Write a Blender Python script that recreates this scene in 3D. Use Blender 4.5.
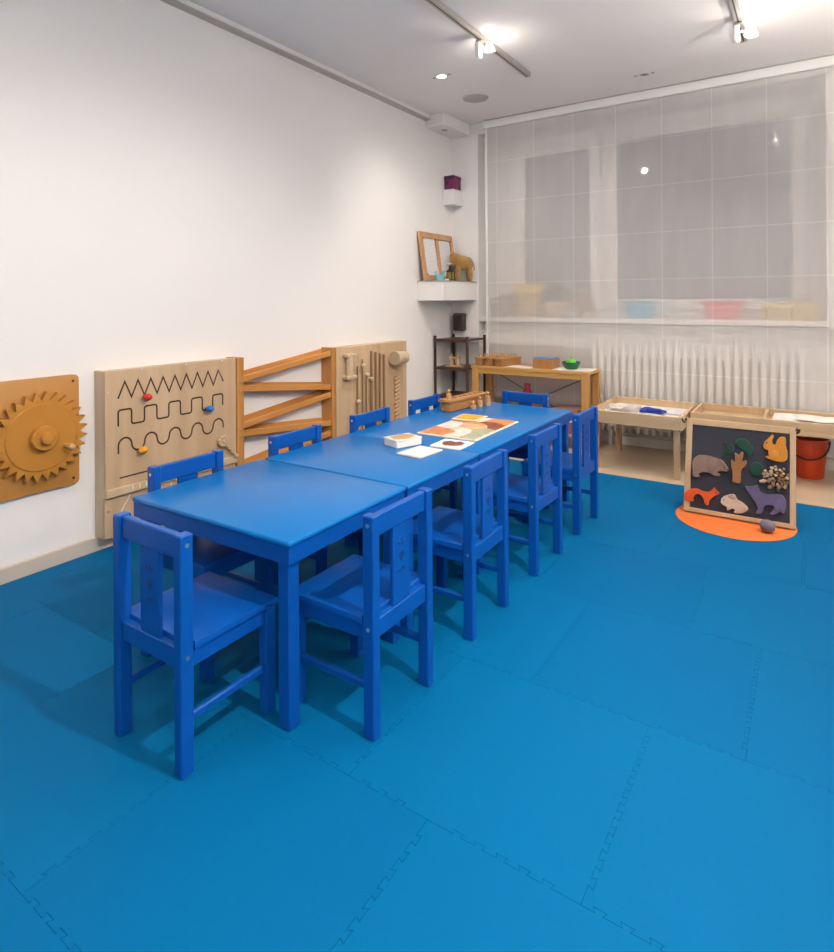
import bpy, bmesh, math, random
from mathutils import Vector, Matrix
random.seed(7)
PI = math.pi
for o in list(bpy.data.objects):
    bpy.data.objects.remove(o)
S = bpy.context.scene
C = S.collection

# ---------------------------------------------------------------- camera
FPX, PPX, PPY, YAW, ROLL, CAMH = 600.3, 417.0, 300.0, 0.5834, -0.0064, 1.15
cam = bpy.data.cameras.new('camera')
cam.sensor_fit = 'HORIZONTAL'; cam.sensor_width = 36.0
cam.lens = FPX / 834 * 36.0
cam.shift_y = -(476 - PPY) / 834
cam.clip_start = 0.02
camo = bpy.data.objects.new('camera', cam); C.objects.link(camo)
camo.matrix_world = (Matrix.Translation((0, 0, CAMH)) @ Matrix.Rotation(YAW, 4, 'Z')
                     @ Matrix.Rotation(PI / 2, 4, 'X') @ Matrix.Rotation(ROLL, 4, 'Z'))
S.camera = camo
# ---------------------------------------------------------------- world (night outside) and exposure
w = bpy.data.worlds.new('night'); S.world = w; w.use_nodes = True
w.node_tree.nodes['Background'].inputs[0].default_value = (0.10, 0.115, 0.14, 1)
w.node_tree.nodes['Background'].inputs[1].default_value = 0.6
S.view_settings.view_transform = 'Standard'; S.view_settings.look = 'None'
S.view_settings.gamma = 1.0; S.view_settings.use_curve_mapping = False
S.view_settings.exposure = 0.0
SPOT_W = 76.0          # watts of one ceiling spot
FILL_UP_W = 270.0  # watts of one added, unseen uplighter that fills the room
DOWN_W = 22.0          # watts of one recessed downlight
LAMP_COL = (1.0, 0.90, 0.80)

# room measures (metres)
WX, WY, ZC = -2.754, 4.765, 2.72           # left wall, pier face of the back wall, ceiling
WINY, UNDERY = 5.15, 4.86                  # window plane, wall under the sill
RX0, RX1 = -2.487, 0.075                   # window recess
WR, WF = 1.9, -2.6                         # right and front walls

# ---------------------------------------------------------------- pixel -> place (for tracing flat felt shapes on their board)
_fw = Vector((-math.sin(YAW), math.cos(YAW), 0)); _rt = Vector((math.cos(YAW), math.sin(YAW), 0)); _up = Vector((0, 0, 1))
_r2 = math.cos(ROLL) * _rt + math.sin(ROLL) * _up; _u2 = -math.sin(ROLL) * _rt + math.cos(ROLL) * _up
def ray(u, v): return _fw + (u - PPX) / FPX * _r2 - (v - PPY) / FPX * _u2
def on_plane(u, v, p, n):
    o = Vector((0, 0, CAMH)); d = ray(u, v)
    return o + d * ((p - o).dot(n) / d.dot(n))

# ---------------------------------------------------------------- materials
MATS = {}
def nmat(name):
    m = bpy.data.materials.new(name); m.use_nodes = True
    nt = m.node_tree; b = nt.nodes['Principled BSDF']
    return m, nt, b
def plain(name, col, rough=0.5, metal=0.0, var=0.06, scale=6.0, bump=0.0, bscale=60.0, spec=0.5, coat=0.0, emis=None, es=0.0, sheen=0.0):
    if name in MATS: return MATS[name]
    m, nt, b = nmat(name)
    tc = nt.nodes.new('ShaderNodeTexCoord'); nz = nt.nodes.new('ShaderNodeTexNoise')
    nz.inputs['Scale'].default_value = scale; nz.inputs['Detail'].default_value = 3
    nt.links.new(tc.outputs['Object'], nz.inputs['Vector'])
    mx = nt.nodes.new('ShaderNodeMix'); mx.data_type = 'RGBA'
    mx.inputs[6].default_value = tuple(c * (1 - var) for c in col) + (1,)
    mx.inputs[7].default_value = tuple(min(1, c * (1 + var)) for c in col) + (1,)
    nt.links.new(nz.outputs['Fac'], mx.inputs[0]); nt.links.new(mx.outputs[2], b.inputs['Base Color'])
    b.inputs['Roughness'].default_value = rough; b.inputs['Metallic'].default_value = metal
    b.inputs['Specular IOR Level'].default_value = spec
    b.inputs['Coat Weight'].default_value = coat; b.inputs['Sheen Weight'].default_value = sheen
    if emis: b.inputs['Emission Color'].default_value = emis + (1,); b.inputs['Emission Strength'].default_value = es
    if bump:
        n2 = nt.nodes.new('ShaderNodeTexNoise'); n2.inputs['Scale'].default_value = bscale; n2.inputs['Detail'].default_value = 4
        nt.links.new(tc.outputs['Object'], n2.inputs['Vector'])
        bp = nt.nodes.new('ShaderNodeBump'); bp.inputs['Strength'].default_value = bump; bp.inputs['Distance'].default_value = 0.01
        nt.links.new(n2.outputs['Fac'], bp.inputs['Height']); nt.links.new(bp.outputs[0], b.inputs['Normal'])
    MATS[name] = m; return m
def wood(name, dark, light, axis='Z', scale=14.0, rough=0.5, stretch=0.06):
    if name in MATS: return MATS[name]
    m, nt, b = nmat(name)
    tc = nt.nodes.new('ShaderNodeTexCoord'); mp = nt.nodes.new('ShaderNodeMapping')
    sc = [1, 1, 1]; sc['XYZ'.index(axis)] = stretch
    mp.inputs['Scale'].default_value = sc
    nt.links.new(tc.outputs['Object'], mp.inputs['Vector'])
    nz = nt.nodes.new('ShaderNodeTexNoise'); nz.inputs['Scale'].default_value = scale; nz.inputs['Detail'].default_value = 6
    nz.inputs['Distortion'].default_value = 0.6
    nt.links.new(mp.outputs[0], nz.inputs['Vector'])
    rp = nt.nodes.new('ShaderNodeValToRGB')
    rp.color_ramp.elements[0].position = 0.33; rp.color_ramp.elements[0].color = dark + (1,)
    rp.color_ramp.elements[1].position = 0.66; rp.color_ramp.elements[1].color = light + (1,)
    nt.links.new(nz.outputs['Fac'], rp.inputs[0]); nt.links.new(rp.outputs[0], b.inputs['Base Color'])
    b.inputs['Roughness'].default_value = rough
    bp = nt.nodes.new('ShaderNodeBump'); bp.inputs['Strength'].default_value = 0.08; bp.inputs['Distance'].default_value = 0.004
    nt.links.new(nz.outputs['Fac'], bp.inputs['Height']); nt.links.new(bp.outputs[0], b.inputs['Normal'])
    MATS[name] = m; return m

M_wall = plain('wall paint', (0.80, 0.79, 0.78), 0.75, var=0.015, scale=1.5, bump=0.03, bscale=120, spec=0.2)
M_ceil = plain('ceiling paint', (0.87, 0.84, 0.82), 0.8, var=0.01, spec=0.2)
M_white = plain('white lacquer', (0.80, 0.79, 0.77), 0.4, var=0.02)
M_winw = plain('window frame white', (0.78, 0.77, 0.76), 0.35, var=0.02)
M_greytrim = plain('grey metal', (0.50, 0.47, 0.45), 0.4, 0.5, var=0.05)
M_track = plain('track metal', (0.50, 0.47, 0.44), 0.35, 0.6, var=0.05)
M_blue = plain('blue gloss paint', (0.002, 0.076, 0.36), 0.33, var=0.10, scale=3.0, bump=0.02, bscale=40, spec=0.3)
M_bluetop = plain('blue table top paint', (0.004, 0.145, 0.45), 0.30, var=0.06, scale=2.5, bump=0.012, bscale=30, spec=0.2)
M_cut_shade = plain('blue paint shaded for cuts', (0.001, 0.030, 0.16), 0.4)  # darker copy of the chair blue, painting the shade inside carved cuts
M_screw = plain('screw steel', (0.6, 0.6, 0.62), 0.3, 0.9)
M_dark = plain('black plastic', (0.02, 0.019, 0.018), 0.4)
M_groove = plain('dark brown and groove shade', (0.035, 0.018, 0.01), 0.7)  # dark brown; paints the shade in grooves, also used for small dark parts
M_birch = wood('birch plywood', (0.47, 0.32, 0.19), (0.57, 0.41, 0.26), 'Z', 9, 0.5)
M_birchside = wood('birch edge', (0.50, 0.38, 0.24), (0.60, 0.47, 0.32), 'Z', 9, 0.5)
M_pine = wood('orange pine', (0.45, 0.19, 0.045), (0.60, 0.29, 0.085), 'Y', 12, 0.42)
M_pinez = wood('orange pine upright', (0.40, 0.17, 0.04), (0.54, 0.26, 0.075), 'Z', 12, 0.42)
M_mdf = plain('honey board', (0.46, 0.21, 0.045), 0.42, var=0.07, scale=3)
M_gear = plain('honey gear', (0.47, 0.205, 0.03), 0.4, var=0.06, scale=3)
M_bench = wood('yellow pine bench', (0.46, 0.24, 0.06), (0.58, 0.34, 0.11), 'X', 12, 0.42)
M_benchz = wood('yellow pine bench leg', (0.46, 0.23, 0.06), (0.58, 0.32, 0.10), 'Z', 12, 0.42)
M_tray = wood('pale tray wood', (0.50, 0.34, 0.19), (0.60, 0.44, 0.27), 'X', 10, 0.5)
M_trayz = wood('pale tray leg wood', (0.47, 0.32, 0.18), (0.57, 0.42, 0.26), 'Z', 10, 0.5)
M_walnut = wood('dark brown wood', (0.045, 0.016, 0.010), (0.085, 0.032, 0.02), 'Z', 14, 0.4)
M_block = wood('cylinder block wood', (0.36, 0.155, 0.045), (0.47, 0.23, 0.08), 'Y', 14, 0.4)
M_rod = plain('brown rod', (0.27, 0.155, 0.075), 0.45, var=0.1)
M_peg = plain('peg wood', (0.50, 0.30, 0.13), 0.45, var=0.1, scale=20)
M_floor = wood('pale floor', (0.52, 0.40, 0.27), (0.60, 0.48, 0.34), 'X', 5, 0.3)
M_base = wood('pale skirting', (0.50, 0.43, 0.36), (0.58, 0.51, 0.43), 'Y', 6, 0.5)
M_paper = plain('white paper', (0.80, 0.78, 0.74), 0.7, var=0.02)
M_cream = plain('cream card', (0.74, 0.68, 0.55), 0.6, var=0.03)
M_orange = plain('orange foam', (0.72, 0.17, 0.03), 0.6, var=0.05)
M_felt = plain('charcoal felt', (0.038, 0.040, 0.055), 0.95, var=0.25, scale=7, bump=0.25, bscale=220, sheen=0.2)
M_slatewall = plain('grey board', (0.40, 0.37, 0.36), 0.7, var=0.03)

def mat_foam():
    m, nt, b = nmat('blue foam tile')
    tc = nt.nodes.new('ShaderNodeTexCoord')
    n = nt.nodes.new('ShaderNodeTexNoise'); n.inputs['Scale'].default_value = 1.6; n.inputs['Detail'].default_value = 4
    nt.links.new(tc.outputs['Object'], n.inputs['Vector'])
    oi = nt.nodes.new('ShaderNodeObjectInfo')
    ad = nt.nodes.new('ShaderNodeMath'); ad.operation = 'MULTIPLY_ADD'; ad.inputs[1].default_value = 0.5; ad.inputs[2].default_value = 0.0
    nt.links.new(oi.outputs['Random'], ad.inputs[0])
    a2 = nt.nodes.new('ShaderNodeMath'); a2.operation = 'MULTIPLY_ADD'; a2.inputs[1].default_value = 0.5
    nt.links.new(n.outputs['Fac'], a2.inputs[0]); nt.links.new(ad.outputs[0], a2.inputs[2])
    mx = nt.nodes.new('ShaderNodeMix'); mx.data_type = 'RGBA'
    mx.inputs[6].default_value = (0.0, 0.108, 0.285, 1); mx.inputs[7].default_value = (0.0, 0.134, 0.32, 1)
    nt.links.new(a2.outputs[0], mx.inputs[0]); nt.links.new(mx.outputs[2], b.inputs['Base Color'])
    b.inputs['Roughness'].default_value = 0.6; b.inputs['Specular IOR Level'].default_value = 0.07
    n2 = nt.nodes.new('ShaderNodeTexNoise'); n2.inputs['Scale'].default_value = 300
    nt.links.new(tc.outputs['Object'], n2.inputs['Vector'])
    bp = nt.nodes.new('ShaderNodeBump'); bp.inputs['Strength'].default_value = 0.15; bp.inputs['Distance'].default_value = 0.003
    nt.links.new(n2.outputs['Fac'], bp.inputs['Height']); nt.links.new(bp.outputs[0], b.inputs['Normal'])
    return m
M_foam = mat_foam()
def mat_sheer():
    m = bpy.data.materials.new('sheer curtain'); m.use_nodes = True; nt = m.node_tree
    for n in list(nt.nodes): nt.nodes.remove(n)
    out = nt.nodes.new('ShaderNodeOutputMaterial')
    tr = nt.nodes.new('ShaderNodeBsdfTransparent'); df = nt.nodes.new('ShaderNodeBsdfDiffuse'); tl = nt.nodes.new('ShaderNodeBsdfTranslucent')
    df.inputs[0].default_value = (0.86, 0.83, 0.81, 1); tl.inputs[0].default_value = (0.86, 0.83, 0.81, 1)
    cl = nt.nodes.new('ShaderNodeMixShader'); cl.inputs[0].default_value = 0.3
    nt.links.new(df.outputs[0], cl.inputs[1]); nt.links.new(tl.outputs[0], cl.inputs[2])
    tc = nt.nodes.new('ShaderNodeTexCoord'); sp = nt.nodes.new('ShaderNodeSeparateXYZ')
    nt.links.new(tc.outputs['Object'], sp.inputs[0])
    def crease(axis, off, step):
        a = nt.nodes.new('ShaderNodeMath'); a.operation = 'ADD'; a.inputs[1].default_value = off
        nt.links.new(sp.outputs[axis], a.inputs[0])
        p = nt.nodes.new('ShaderNodeMath'); p.operation = 'PINGPONG'; p.inputs[1].default_value = step / 2
        nt.links.new(a.outputs[0], p.inputs[0])
        l = nt.nodes.new('ShaderNodeMath'); l.operation = 'LESS_THAN'; l.inputs[1].default_value = 0.0035
        nt.links.new(p.outputs[0], l.inputs[0]); return l
    # the sheet was folded: woven creases every 34 x 35 cm lie denser than the rest of the weave
    cx = crease(0, 1.944 + 0.337 * 20, 0.337); cz = crease(2, -0.945 + 0.35 * 20, 0.35)
    mxm = nt.nodes.new('ShaderNodeMath'); mxm.operation = 'MAXIMUM'
    nt.links.new(cx.outputs[0], mxm.inputs[0]); nt.links.new(cz.outputs[0], mxm.inputs[1])
    nz = nt.nodes.new('ShaderNodeTexNoise'); nz.inputs['Scale'].default_value = 3.0; nz.inputs['Detail'].default_value = 3
    mp = nt.nodes.new('ShaderNodeMapping'); mp.inputs['Scale'].default_value = (3, 1, 0.6)
    nt.links.new(tc.outputs['Object'], mp.inputs[0]); nt.links.new(mp.outputs[0], nz.inputs['Vector'])
    ma = nt.nodes.new('ShaderNodeMath'); ma.operation = 'MULTIPLY_ADD'; ma.inputs[1].default_value = 0.10; ma.inputs[2].default_value = 0.46
    nt.links.new(nz.outputs['Fac'], ma.inputs[0])
    mb = nt.nodes.new('ShaderNodeMath'); mb.operation = 'MULTIPLY_ADD'; mb.inputs[1].default_value = 0.10
    nt.links.new(mxm.outputs[0], mb.inputs[0]); nt.links.new(ma.outputs[0], mb.inputs[2])
    mix = nt.nodes.new('ShaderNodeMixShader')
    nt.links.new(mb.outputs[0], mix.inputs[0]); nt.links.new(tr.outputs[0], mix.inputs[1]); nt.links.new(cl.outputs[0], mix.inputs[2])
    nt.links.new(mix.outputs[0], out.inputs[0]); return m
def mat_pane():
    m = bpy.data.materials.new('window glass'); m.use_nodes = True; nt = m.node_tree
    for n in list(nt.nodes): nt.nodes.remove(n)
    out = nt.nodes.new('ShaderNodeOutputMaterial'); tr = nt.nodes.new('ShaderNodeBsdfTransparent'); gl = nt.nodes.new('ShaderNodeBsdfGlossy')
    gl.inputs['Roughness'].default_value = 0.02
    fr = nt.nodes.new('ShaderNodeFresnel'); fr.inputs[0].default_value = 1.9
    mix = nt.nodes.new('ShaderNodeMixShader')
    nt.links.new(fr.outputs[0], mix.inputs[0]); nt.links.new(tr.outputs[0], mix.inputs[1]); nt.links.new(gl.outputs[0], mix.inputs[2])
    nt.links.new(mix.outputs[0], out.inputs[0]); return m
def mat_clear(name='clear plastic', alpha=0.35, col=(0.75, 0.72, 0.7)):
    m = bpy.data.materials.new(name); m.use_nodes = True; nt = m.node_tree; b = nt.nodes['Principled BSDF']
    b.inputs['Base Color'].default_value = col + (1,); b.inputs['Alpha'].default_value = alpha; b.inputs['Roughness'].default_value = 0.15
    return m
def mat_text(name='printed letter', axis='Z', scale=55.0):
    m, nt, b = nmat(name)
    tc = nt.nodes.new('ShaderNodeTexCoord'); wv = nt.nodes.new('ShaderNodeTexWave')
    wv.bands_direction = axis; wv.inputs['Scale'].default_value = scale / 2; wv.inputs['Distortion'].default_value = 0.0
    nt.links.new(tc.outputs['Object'], wv.inputs['Vector'])
    nz = nt.nodes.new('ShaderNodeTexNoise'); nz.inputs['Scale'].default_value = 90
    nt.links.new(tc.outputs['Object'], nz.inputs['Vector'])
    g = nt.nodes.new('ShaderNodeMath'); g.operation = 'GREATER_THAN'; g.inputs[1].default_value = 0.75
    nt.links.new(wv.outputs['Fac'], g.inputs[0])
    mu = nt.nodes.new('ShaderNodeMath'); mu.operation = 'MULTIPLY'; nt.links.new(g.outputs[0], mu.inputs[0]); nt.links.new(nz.outputs['Fac'], mu.inputs[1])
    mx = nt.nodes.new('ShaderNodeMix'); mx.data_type = 'RGBA'
    mx.inputs[6].default_value = (0.72, 0.72, 0.73, 1); mx.inputs[7].default_value = (0.35, 0.35, 0.38, 1)
    nt.links.new(mu.outputs[0], mx.inputs[0]); nt.links.new(mx.outputs[2], b.inputs['Base Color']); b.inputs['Roughness'].default_value = 0.6
    return m
def mat_spots(name, a, bcol, c, scale):
    m, nt, b = nmat(name)
    tc = nt.nodes.new('ShaderNodeTexCoord'); v = nt.nodes.new('ShaderNodeTexVoronoi'); v.inputs['Scale'].default_value = scale
    nt.links.new(tc.outputs['Object'], v.inputs['Vector'])
    rp = nt.nodes.new('ShaderNodeValToRGB'); e = rp.color_ramp.elements
    e[0].position = 0.25; e[0].color = a + (1,); e[1].position = 0.8; e[1].color = c + (1,)
    k = e.new(0.5); k.color = bcol + (1,)
    nt.links.new(v.outputs['Color'], rp.inputs[0]); nt.links.new(rp.outputs[0], b.inputs['Base Color']); b.inputs['Roughness'].default_value = 0.6
    return m
M_sheer = mat_sheer(); M_pane = mat_pane(); M_clear = mat_clear(); M_text = mat_text()

# ---------------------------------------------------------------- mesh helpers
class MB:
    """collects shapes in world (or thing-local) coordinates; build() links them as ONE mesh object"""
    def __init__(s, org=(0, 0, 0)): s.bm = bmesh.new(); s.org = Vector(org)
    def _xf(s, vs, loc, rot=None):
        M = Matrix.Translation(loc)
        if rot is not None: M = M @ rot.to_4x4()
        bmesh.ops.transform(s.bm, matrix=M, verts=vs)
    def box(s, c, d, bev=0.0, rot=None, seg=1):
        r = bmesh.ops.create_cube(s.bm, size=1.0); vs = r['verts']
        bmesh.ops.scale(s.bm, vec=d, verts=vs)
        if bev:
            es = list({e for v in vs for e in v.link_edges})
            q = bmesh.ops.bevel(s.bm, geom=es, offset=bev, segments=seg, affect='EDGES', profile=0.5)
            vs = list({v for f in q['faces'] for v in f.verts} | {v for v in vs if v.is_valid})
        s._xf(vs, c, rot); return s
    def b(s, x0, x1, y0, y1, z0, z1, bev=0.0, seg=1):
        return s.box(((x0 + x1) / 2, (y0 + y1) / 2, (z0 + z1) / 2), (abs(x1 - x0), abs(y1 - y0), abs(z1 - z0)), bev, None, seg)
    def cyl(s, p0, p1, r0, r1=None, n=16, caps=True):
        p0 = Vector(p0); p1 = Vector(p1); d = p1 - p0
        r = bmesh.ops.create_cone(s.bm, cap_ends=caps, cap_tris=False, segments=n, radius1=r0, radius2=r0 if r1 is None else r1, depth=d.length)
        s._xf(r['verts'], (p0 + p1) / 2, d.to_track_quat('Z', 'Y').to_matrix()); return s
    def sph(s, c, r, sc=(1, 1, 1), rot=None, u=14, v=9):
        q = bmesh.ops.create_uvsphere(s.bm, u_segments=u, v_segments=v, radius=r)
        bmesh.ops.scale(s.bm, vec=sc, verts=q['verts']); s._xf(q['verts'], c, rot); return s
    def tube(s, pts, r, n=8, closed=False):
        pts = [Vector(p) for p in pts]; rings = []; N = len(pts)
        ref = None
        for i, p in enumerate(pts):
            a = pts[(i - 1) % N] if (i or closed) else p; c = pts[(i + 1) % N] if (i < N - 1 or closed) else p
            t = (c - a).normalized()
            if ref is None: ref = t.orthogonal().normalized()
            ref = (ref - t * ref.dot(t)).normalized(); bn = t.cross(ref)
            rr = r[i] if isinstance(r, (list, tuple)) else r
            rings.append([s.bm.verts.new(p + (ref * math.cos(k * 2 * PI / n) + bn * math.sin(k * 2 * PI / n)) * rr) for k in range(n)])
        for i in range(N if closed else N - 1):
            A, B = rings[i], rings[(i + 1) % N]
            for k in range(n): s.bm.faces.new((A[k], A[(k + 1) % n], B[(k + 1) % n], B[k]))
        if not closed:
            s.bm.faces.new(list(reversed(rings[0]))); s.bm.faces.new(rings[-1])
        return s
    def lathe(s, prof, c=(0, 0, 0), n=24, axis=None):
        vs = []; rings = []
        R = axis if axis is not None else Matrix.Identity(3)
        for (r, z) in prof:
            if r < 1e-6: rings.append([s.bm.verts.new(Vector(c) + R @ Vector((0, 0, z)))])
            else: rings.append([s.bm.verts.new(Vector(c) + R @ Vector((r * math.cos(k * 2 * PI / n), r * math.sin(k * 2 * PI / n), z))) for k in range(n)])
        for A, B in zip(rings, rings[1:]):
            for k in range(n):
                k2 = (k + 1) % n
                if len(A) == 1 and len(B) == 1: continue
                if len(A) == 1: s.bm.faces.new((A[0], B[k2], B[k]))
                elif len(B) == 1: s.bm.faces.new((A[k], A[k2], B[0]))
                else: s.bm.faces.new((A[k], A[k2], B[k2], B[k]))
        return s
    def prism(s, poly, o, ux, uy, depth, bev=0.0, seg=2):
        """polygon (2-D) in the plane o + x ux + y uy, thickened by depth along ux x uy"""
        o = Vector(o); ux = Vector(ux).normalized(); uy = Vector(uy).normalized(); n = ux.cross(uy)
        a = sum(p[0] * q[1] - q[0] * p[1] for p, q in zip(poly, poly[1:] + poly[:1]))
        if a < 0: poly = poly[::-1]
        bot = [s.bm.verts.new(o + ux * x + uy * y) for x, y in poly]
        top = [s.bm.verts.new(o + ux * x + uy * y + n * depth) for x, y in poly]
        N = len(poly)
        s.bm.faces.new(list(reversed(bot))); tf = s.bm.faces.new(top)
        for i in range(N): s.bm.faces.new((bot[i], bot[(i + 1) % N], top[(i + 1) % N], top[i]))
        if bev: bmesh.ops.bevel(s.bm, geom=list(tf.edges), offset=bev, segments=seg, affect='EDGES', profile=0.5, clamp_overlap=True)
        return s
    def build(s, name, mat, parent=None, smooth=True, ang=35, at=None):
        me = bpy.data.meshes.new(name)
        org = Vector(at) if at is not None else s.org
        bmesh.ops.recalc_face_normals(s.bm, faces=s.bm.faces)
        if org.length: bmesh.ops.translate(s.bm, vec=-org, verts=s.bm.verts)
        s.bm.to_mesh(me); s.bm.free()
        if smooth:
            me.polygons.foreach_set('use_smooth', [True] * len(me.polygons))
            me.set_sharp_from_angle(angle=math.radians(ang))
        me.materials.append(mat)
        o = bpy.data.objects.new(name, me); C.objects.link(o)
        if parent is not None: o.parent = parent
        elif at is not None: o.location = at
        return o
def tag(o, label, cat, group=None):
    o['label'] = label; o['category'] = cat
    if group: o['group'] = group
    return o
def thing(name, label, cat, loc=(0, 0, 0), rz=0.0, group=None):
    o = bpy.data.objects.new(name, None); C.objects.link(o); o.empty_display_size = 0.05
    o.location = loc; o.rotation_euler = (0, 0, rz); return tag(o, label, cat, group)
def struct(o, label=None):
    o['kind'] = 'structure'
    if label: o['label'] = label
    return o
def sempty(name, label, loc=(0, 0, 0)):
    o = bpy.data.objects.new(name, None); C.objects.link(o); o.location = loc; return struct(o, label)
def dup(root, loc, rz, label):
    r = root.copy(); C.objects.link(r); r.location = loc; r.rotation_euler = (0, 0, rz); r['label'] = label
    for ch in list(root.children):
        c = ch.copy(); C.objects.link(c); c.parent = r
        for g in list(ch.children):
            d = g.copy(); C.objects.link(d); d.parent = c
    return r
def blob(name, ells, mat, at, voxel=0.008, parent=None):
    """one continuous skin over overlapping ellipsoids (centre, radii, optional rotation)"""
    m = MB()
    for e in ells: m.sph(e[0], 1.0, e[1], e[2] if len(e) > 2 else None, 16, 10)
    o = m.build(name, mat, parent)
    if parent is None: o.location = at
    md = o.modifiers.new('skin', 'REMESH'); md.mode = 'VOXEL'; md.voxel_size = voxel; md.use_smooth_shade = True
    sm = o.modifiers.new('soften', 'SMOOTH'); sm.factor = 0.6; sm.iterations = 4
    return o
def X(a): return Matrix.Rotation(math.radians(a), 3, 'X')
def Y(a): return Matrix.Rotation(math.radians(a), 3, 'Y')
def Z(a): return Matrix.Rotation(math.radians(a), 3, 'Z')

# ================================================================= ROOM SHELL
struct(MB().b(WX - .1, WR + .1, WF - .1, UNDERY + .5, -.1, 0).build('floor', M_floor, smooth=False), 'pale wooden floor showing beyond the foam mat')
struct(MB().b(WX - .1, WR + .1, WF - .1, UNDERY + .5, ZC, ZC + .1).build('ceiling', M_ceil, smooth=False), 'plain white ceiling')
struct(MB().b(WX - .1, WX, WF - .1, UNDERY + .5, 0, ZC).build('wall_left', M_wall, smooth=False), 'long white wall behind the wooden activity panels')
struct(MB().b(WR, WR + .1, WF - .1, UNDERY + .5, 0, ZC).build('wall_right', M_wall, smooth=False), 'plain white wall')
struct(MB().b(WX, WR, WF - .1, WF, 0, ZC).build('wall_front', M_wall, smooth=False), 'plain white wall')
m = MB()
m.b(WX, RX0, WY, UNDERY + .5, 0, ZC)                    # pier in the corner
m.b(RX0, WR, UNDERY, UNDERY + .5, 0, 0.94)              # wall under the sill
m.b(RX0, RX1, WY, UNDERY + .5, 2.62, ZC)                # lintel
m.b(RX1, WR, WY, UNDERY + .5, 0.94, ZC)                 # wall right of the window
struct(m.build('wall_back', M_wall, smooth=False), 'white window wall with a deep recess')
struct(MB().b(WX, WX + .016, WF, WY, 0, .075, .003).build('baseboard_left', M_base), 'pale beige skirting under the activity panels')
struct(MB().b(RX0, WR, UNDERY - .016, UNDERY, 0, .07, .003).build('baseboard_back', M_white), 'white skirting under the radiator')
# ceiling rail along the left wall, corner box, curtain rail
m = MB(); m.b(WX + .004, WX + .05, WF, 4.315, ZC - .032, ZC, .004)
t1 = struct(m.build('trim_1', M_white), 'slim rail along the ceiling edge of the left wall')
MB().b(WX, WX + .052, WF, 4.314, ZC - .044, ZC - .033).build('rail_slot', M_greytrim, t1)
bx = struct(MB().b(WX, -2.565, 4.315, WY, ZC - .10, ZC, .004).build('trim_2', M_white), 'white box under the ceiling in the room corner')
MB().cyl((-2.655, 4.47, ZC - .1005), (-2.655, 4.47, ZC - .104), .028, n=24).build('vent_hole', M_greytrim, bx)
# grey board and white strip on the wall under the sill
g = struct(MB().b(-2.42, -1.50, UNDERY - .018, UNDERY, .07, .745, .003).build('trim_3', M_slatewall), 'grey board on the wall behind the long bench')
struct(MB().b(-2.38, -1.78, UNDERY - .02, UNDERY, .752, .84, .003).build('trim_4', M_paper), 'white strip on the wall above the grey board')

# window
win = sempty('window_1', 'wide white two-part window dark with night behind a sheer curtain', (-1.2, WINY, 1.0))
def W(x0, x1, z0, z1, y0=WINY - .03, y1=WINY + .05, name='window_frame', mat=None, par=None, bev=.004):
    return MB((-1.2, WINY, 1.0)).b(x0, x1, y0, y1, z0, z1, bev).build(name, mat or M_winw, par or win)
W(RX0, RX1, 2.50, 2.63); W(RX0, RX1, 0.94, 1.06)
W(RX0, -2.36, 1.06, 2.50); W(-.03, RX1, 1.06, 2.50); W(-1.50, -1.455, 1.06, 2.50)
def sash(x0, x1, px0, px1, pz0, pz1):
    o = MB((-1.2, WINY, 1.0))
    o.b(x0, px0, WINY - .055, WINY + .02, 1.06, 2.50, .005); o.b(px1, x1, WINY - .055, WINY + .02, 1.06, 2.50, .005)
    o.b(px0, px1, WINY - .055, WINY + .02, 1.06, pz0, .005); o.b(px0, px1, WINY - .055, WINY + .02, pz1, 2.50, .005)
    f = o.build('sash', M_winw, win)
    MB((-1.2, WINY, 1.0)).b(px0 - .005, px1 + .005, WINY - .014, WINY - .006, pz0 - .005, pz1 + .005).build('pane', M_pane, f, smooth=False)
    return f
s1 = sash(-2.36, -1.50, -2.191, -1.592, 1.09, 2.444)
s2 = sash(-1.455, -.03, -1.363, -.125, 1.145, 2.46)
for f, x in ((s1, -1.546), (s2, -1.420)):
    h = MB((-1.2, WINY, 1.0)); h.b(x - .014, x + .014, WINY - .065, WINY - .055, 1.77, 1.84, .003)
    h.cyl((x, WINY - .06, 1.815), (x, WINY - .10, 1.815), .008); h.b(x - .009, x + .009, WINY - .112, WINY - .095, 1.70, 1.825, .005)
    h.build('window_handle', M_white, f)
MB((-1.2, WINY, 1.0)).b(RX0 + .002, WR - .3, WY + .003, WINY - .031, .955, .995, .006, 2).build('window_sill', M_white, win)

# ================================================================= FOAM MAT
TS = .565; ME = 3.93; TH = .013
mat_root = thing('foam_play_mat', 'blue interlocking foam puzzle mat covering the floor under the tables', 'mat', (0, 0, 0))
def teeth(a, c, seamseed):
    """jigsaw zigzag between a and c (1-D), returns (pos, offset)"""
    L = c - a; n = 11; pts = []; w_ = L / (2 * n + 1)
    for i in range(n):
        x = a + w_ * (2 * i + 1); d = .011 * (1 if seamseed % 2 else -1)
        pts += [(x + .15 * w_, 0), (x - .1 * w_, d), (x + 1.1 * w_, d), (x + .85 * w_, 0)]
    return pts
rows = []; y = ME
while y > WF: rows.append((max(y - TS, WF + .005), y)); y -= TS
def xs_of(r):
    off = -.71 if r % 2 else -.37
    if r == 0 or r == 1: off = (-.50, -.79)[r % 2] if r == 0 else -.60
    if r == 2: off = -.37
    if r == 3: off = -.71
    xs = [off]
    while xs[0] - TS > WX + .03: xs.insert(0, xs[0] - TS)
    while xs[-1] + TS < WR - .05: xs.append(xs[-1] + TS)
    xs = [x for x in xs if WX + .12 < x < WR - .12]
    return [WX + .018] + xs + [WR - .005]
G = .0004
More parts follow.
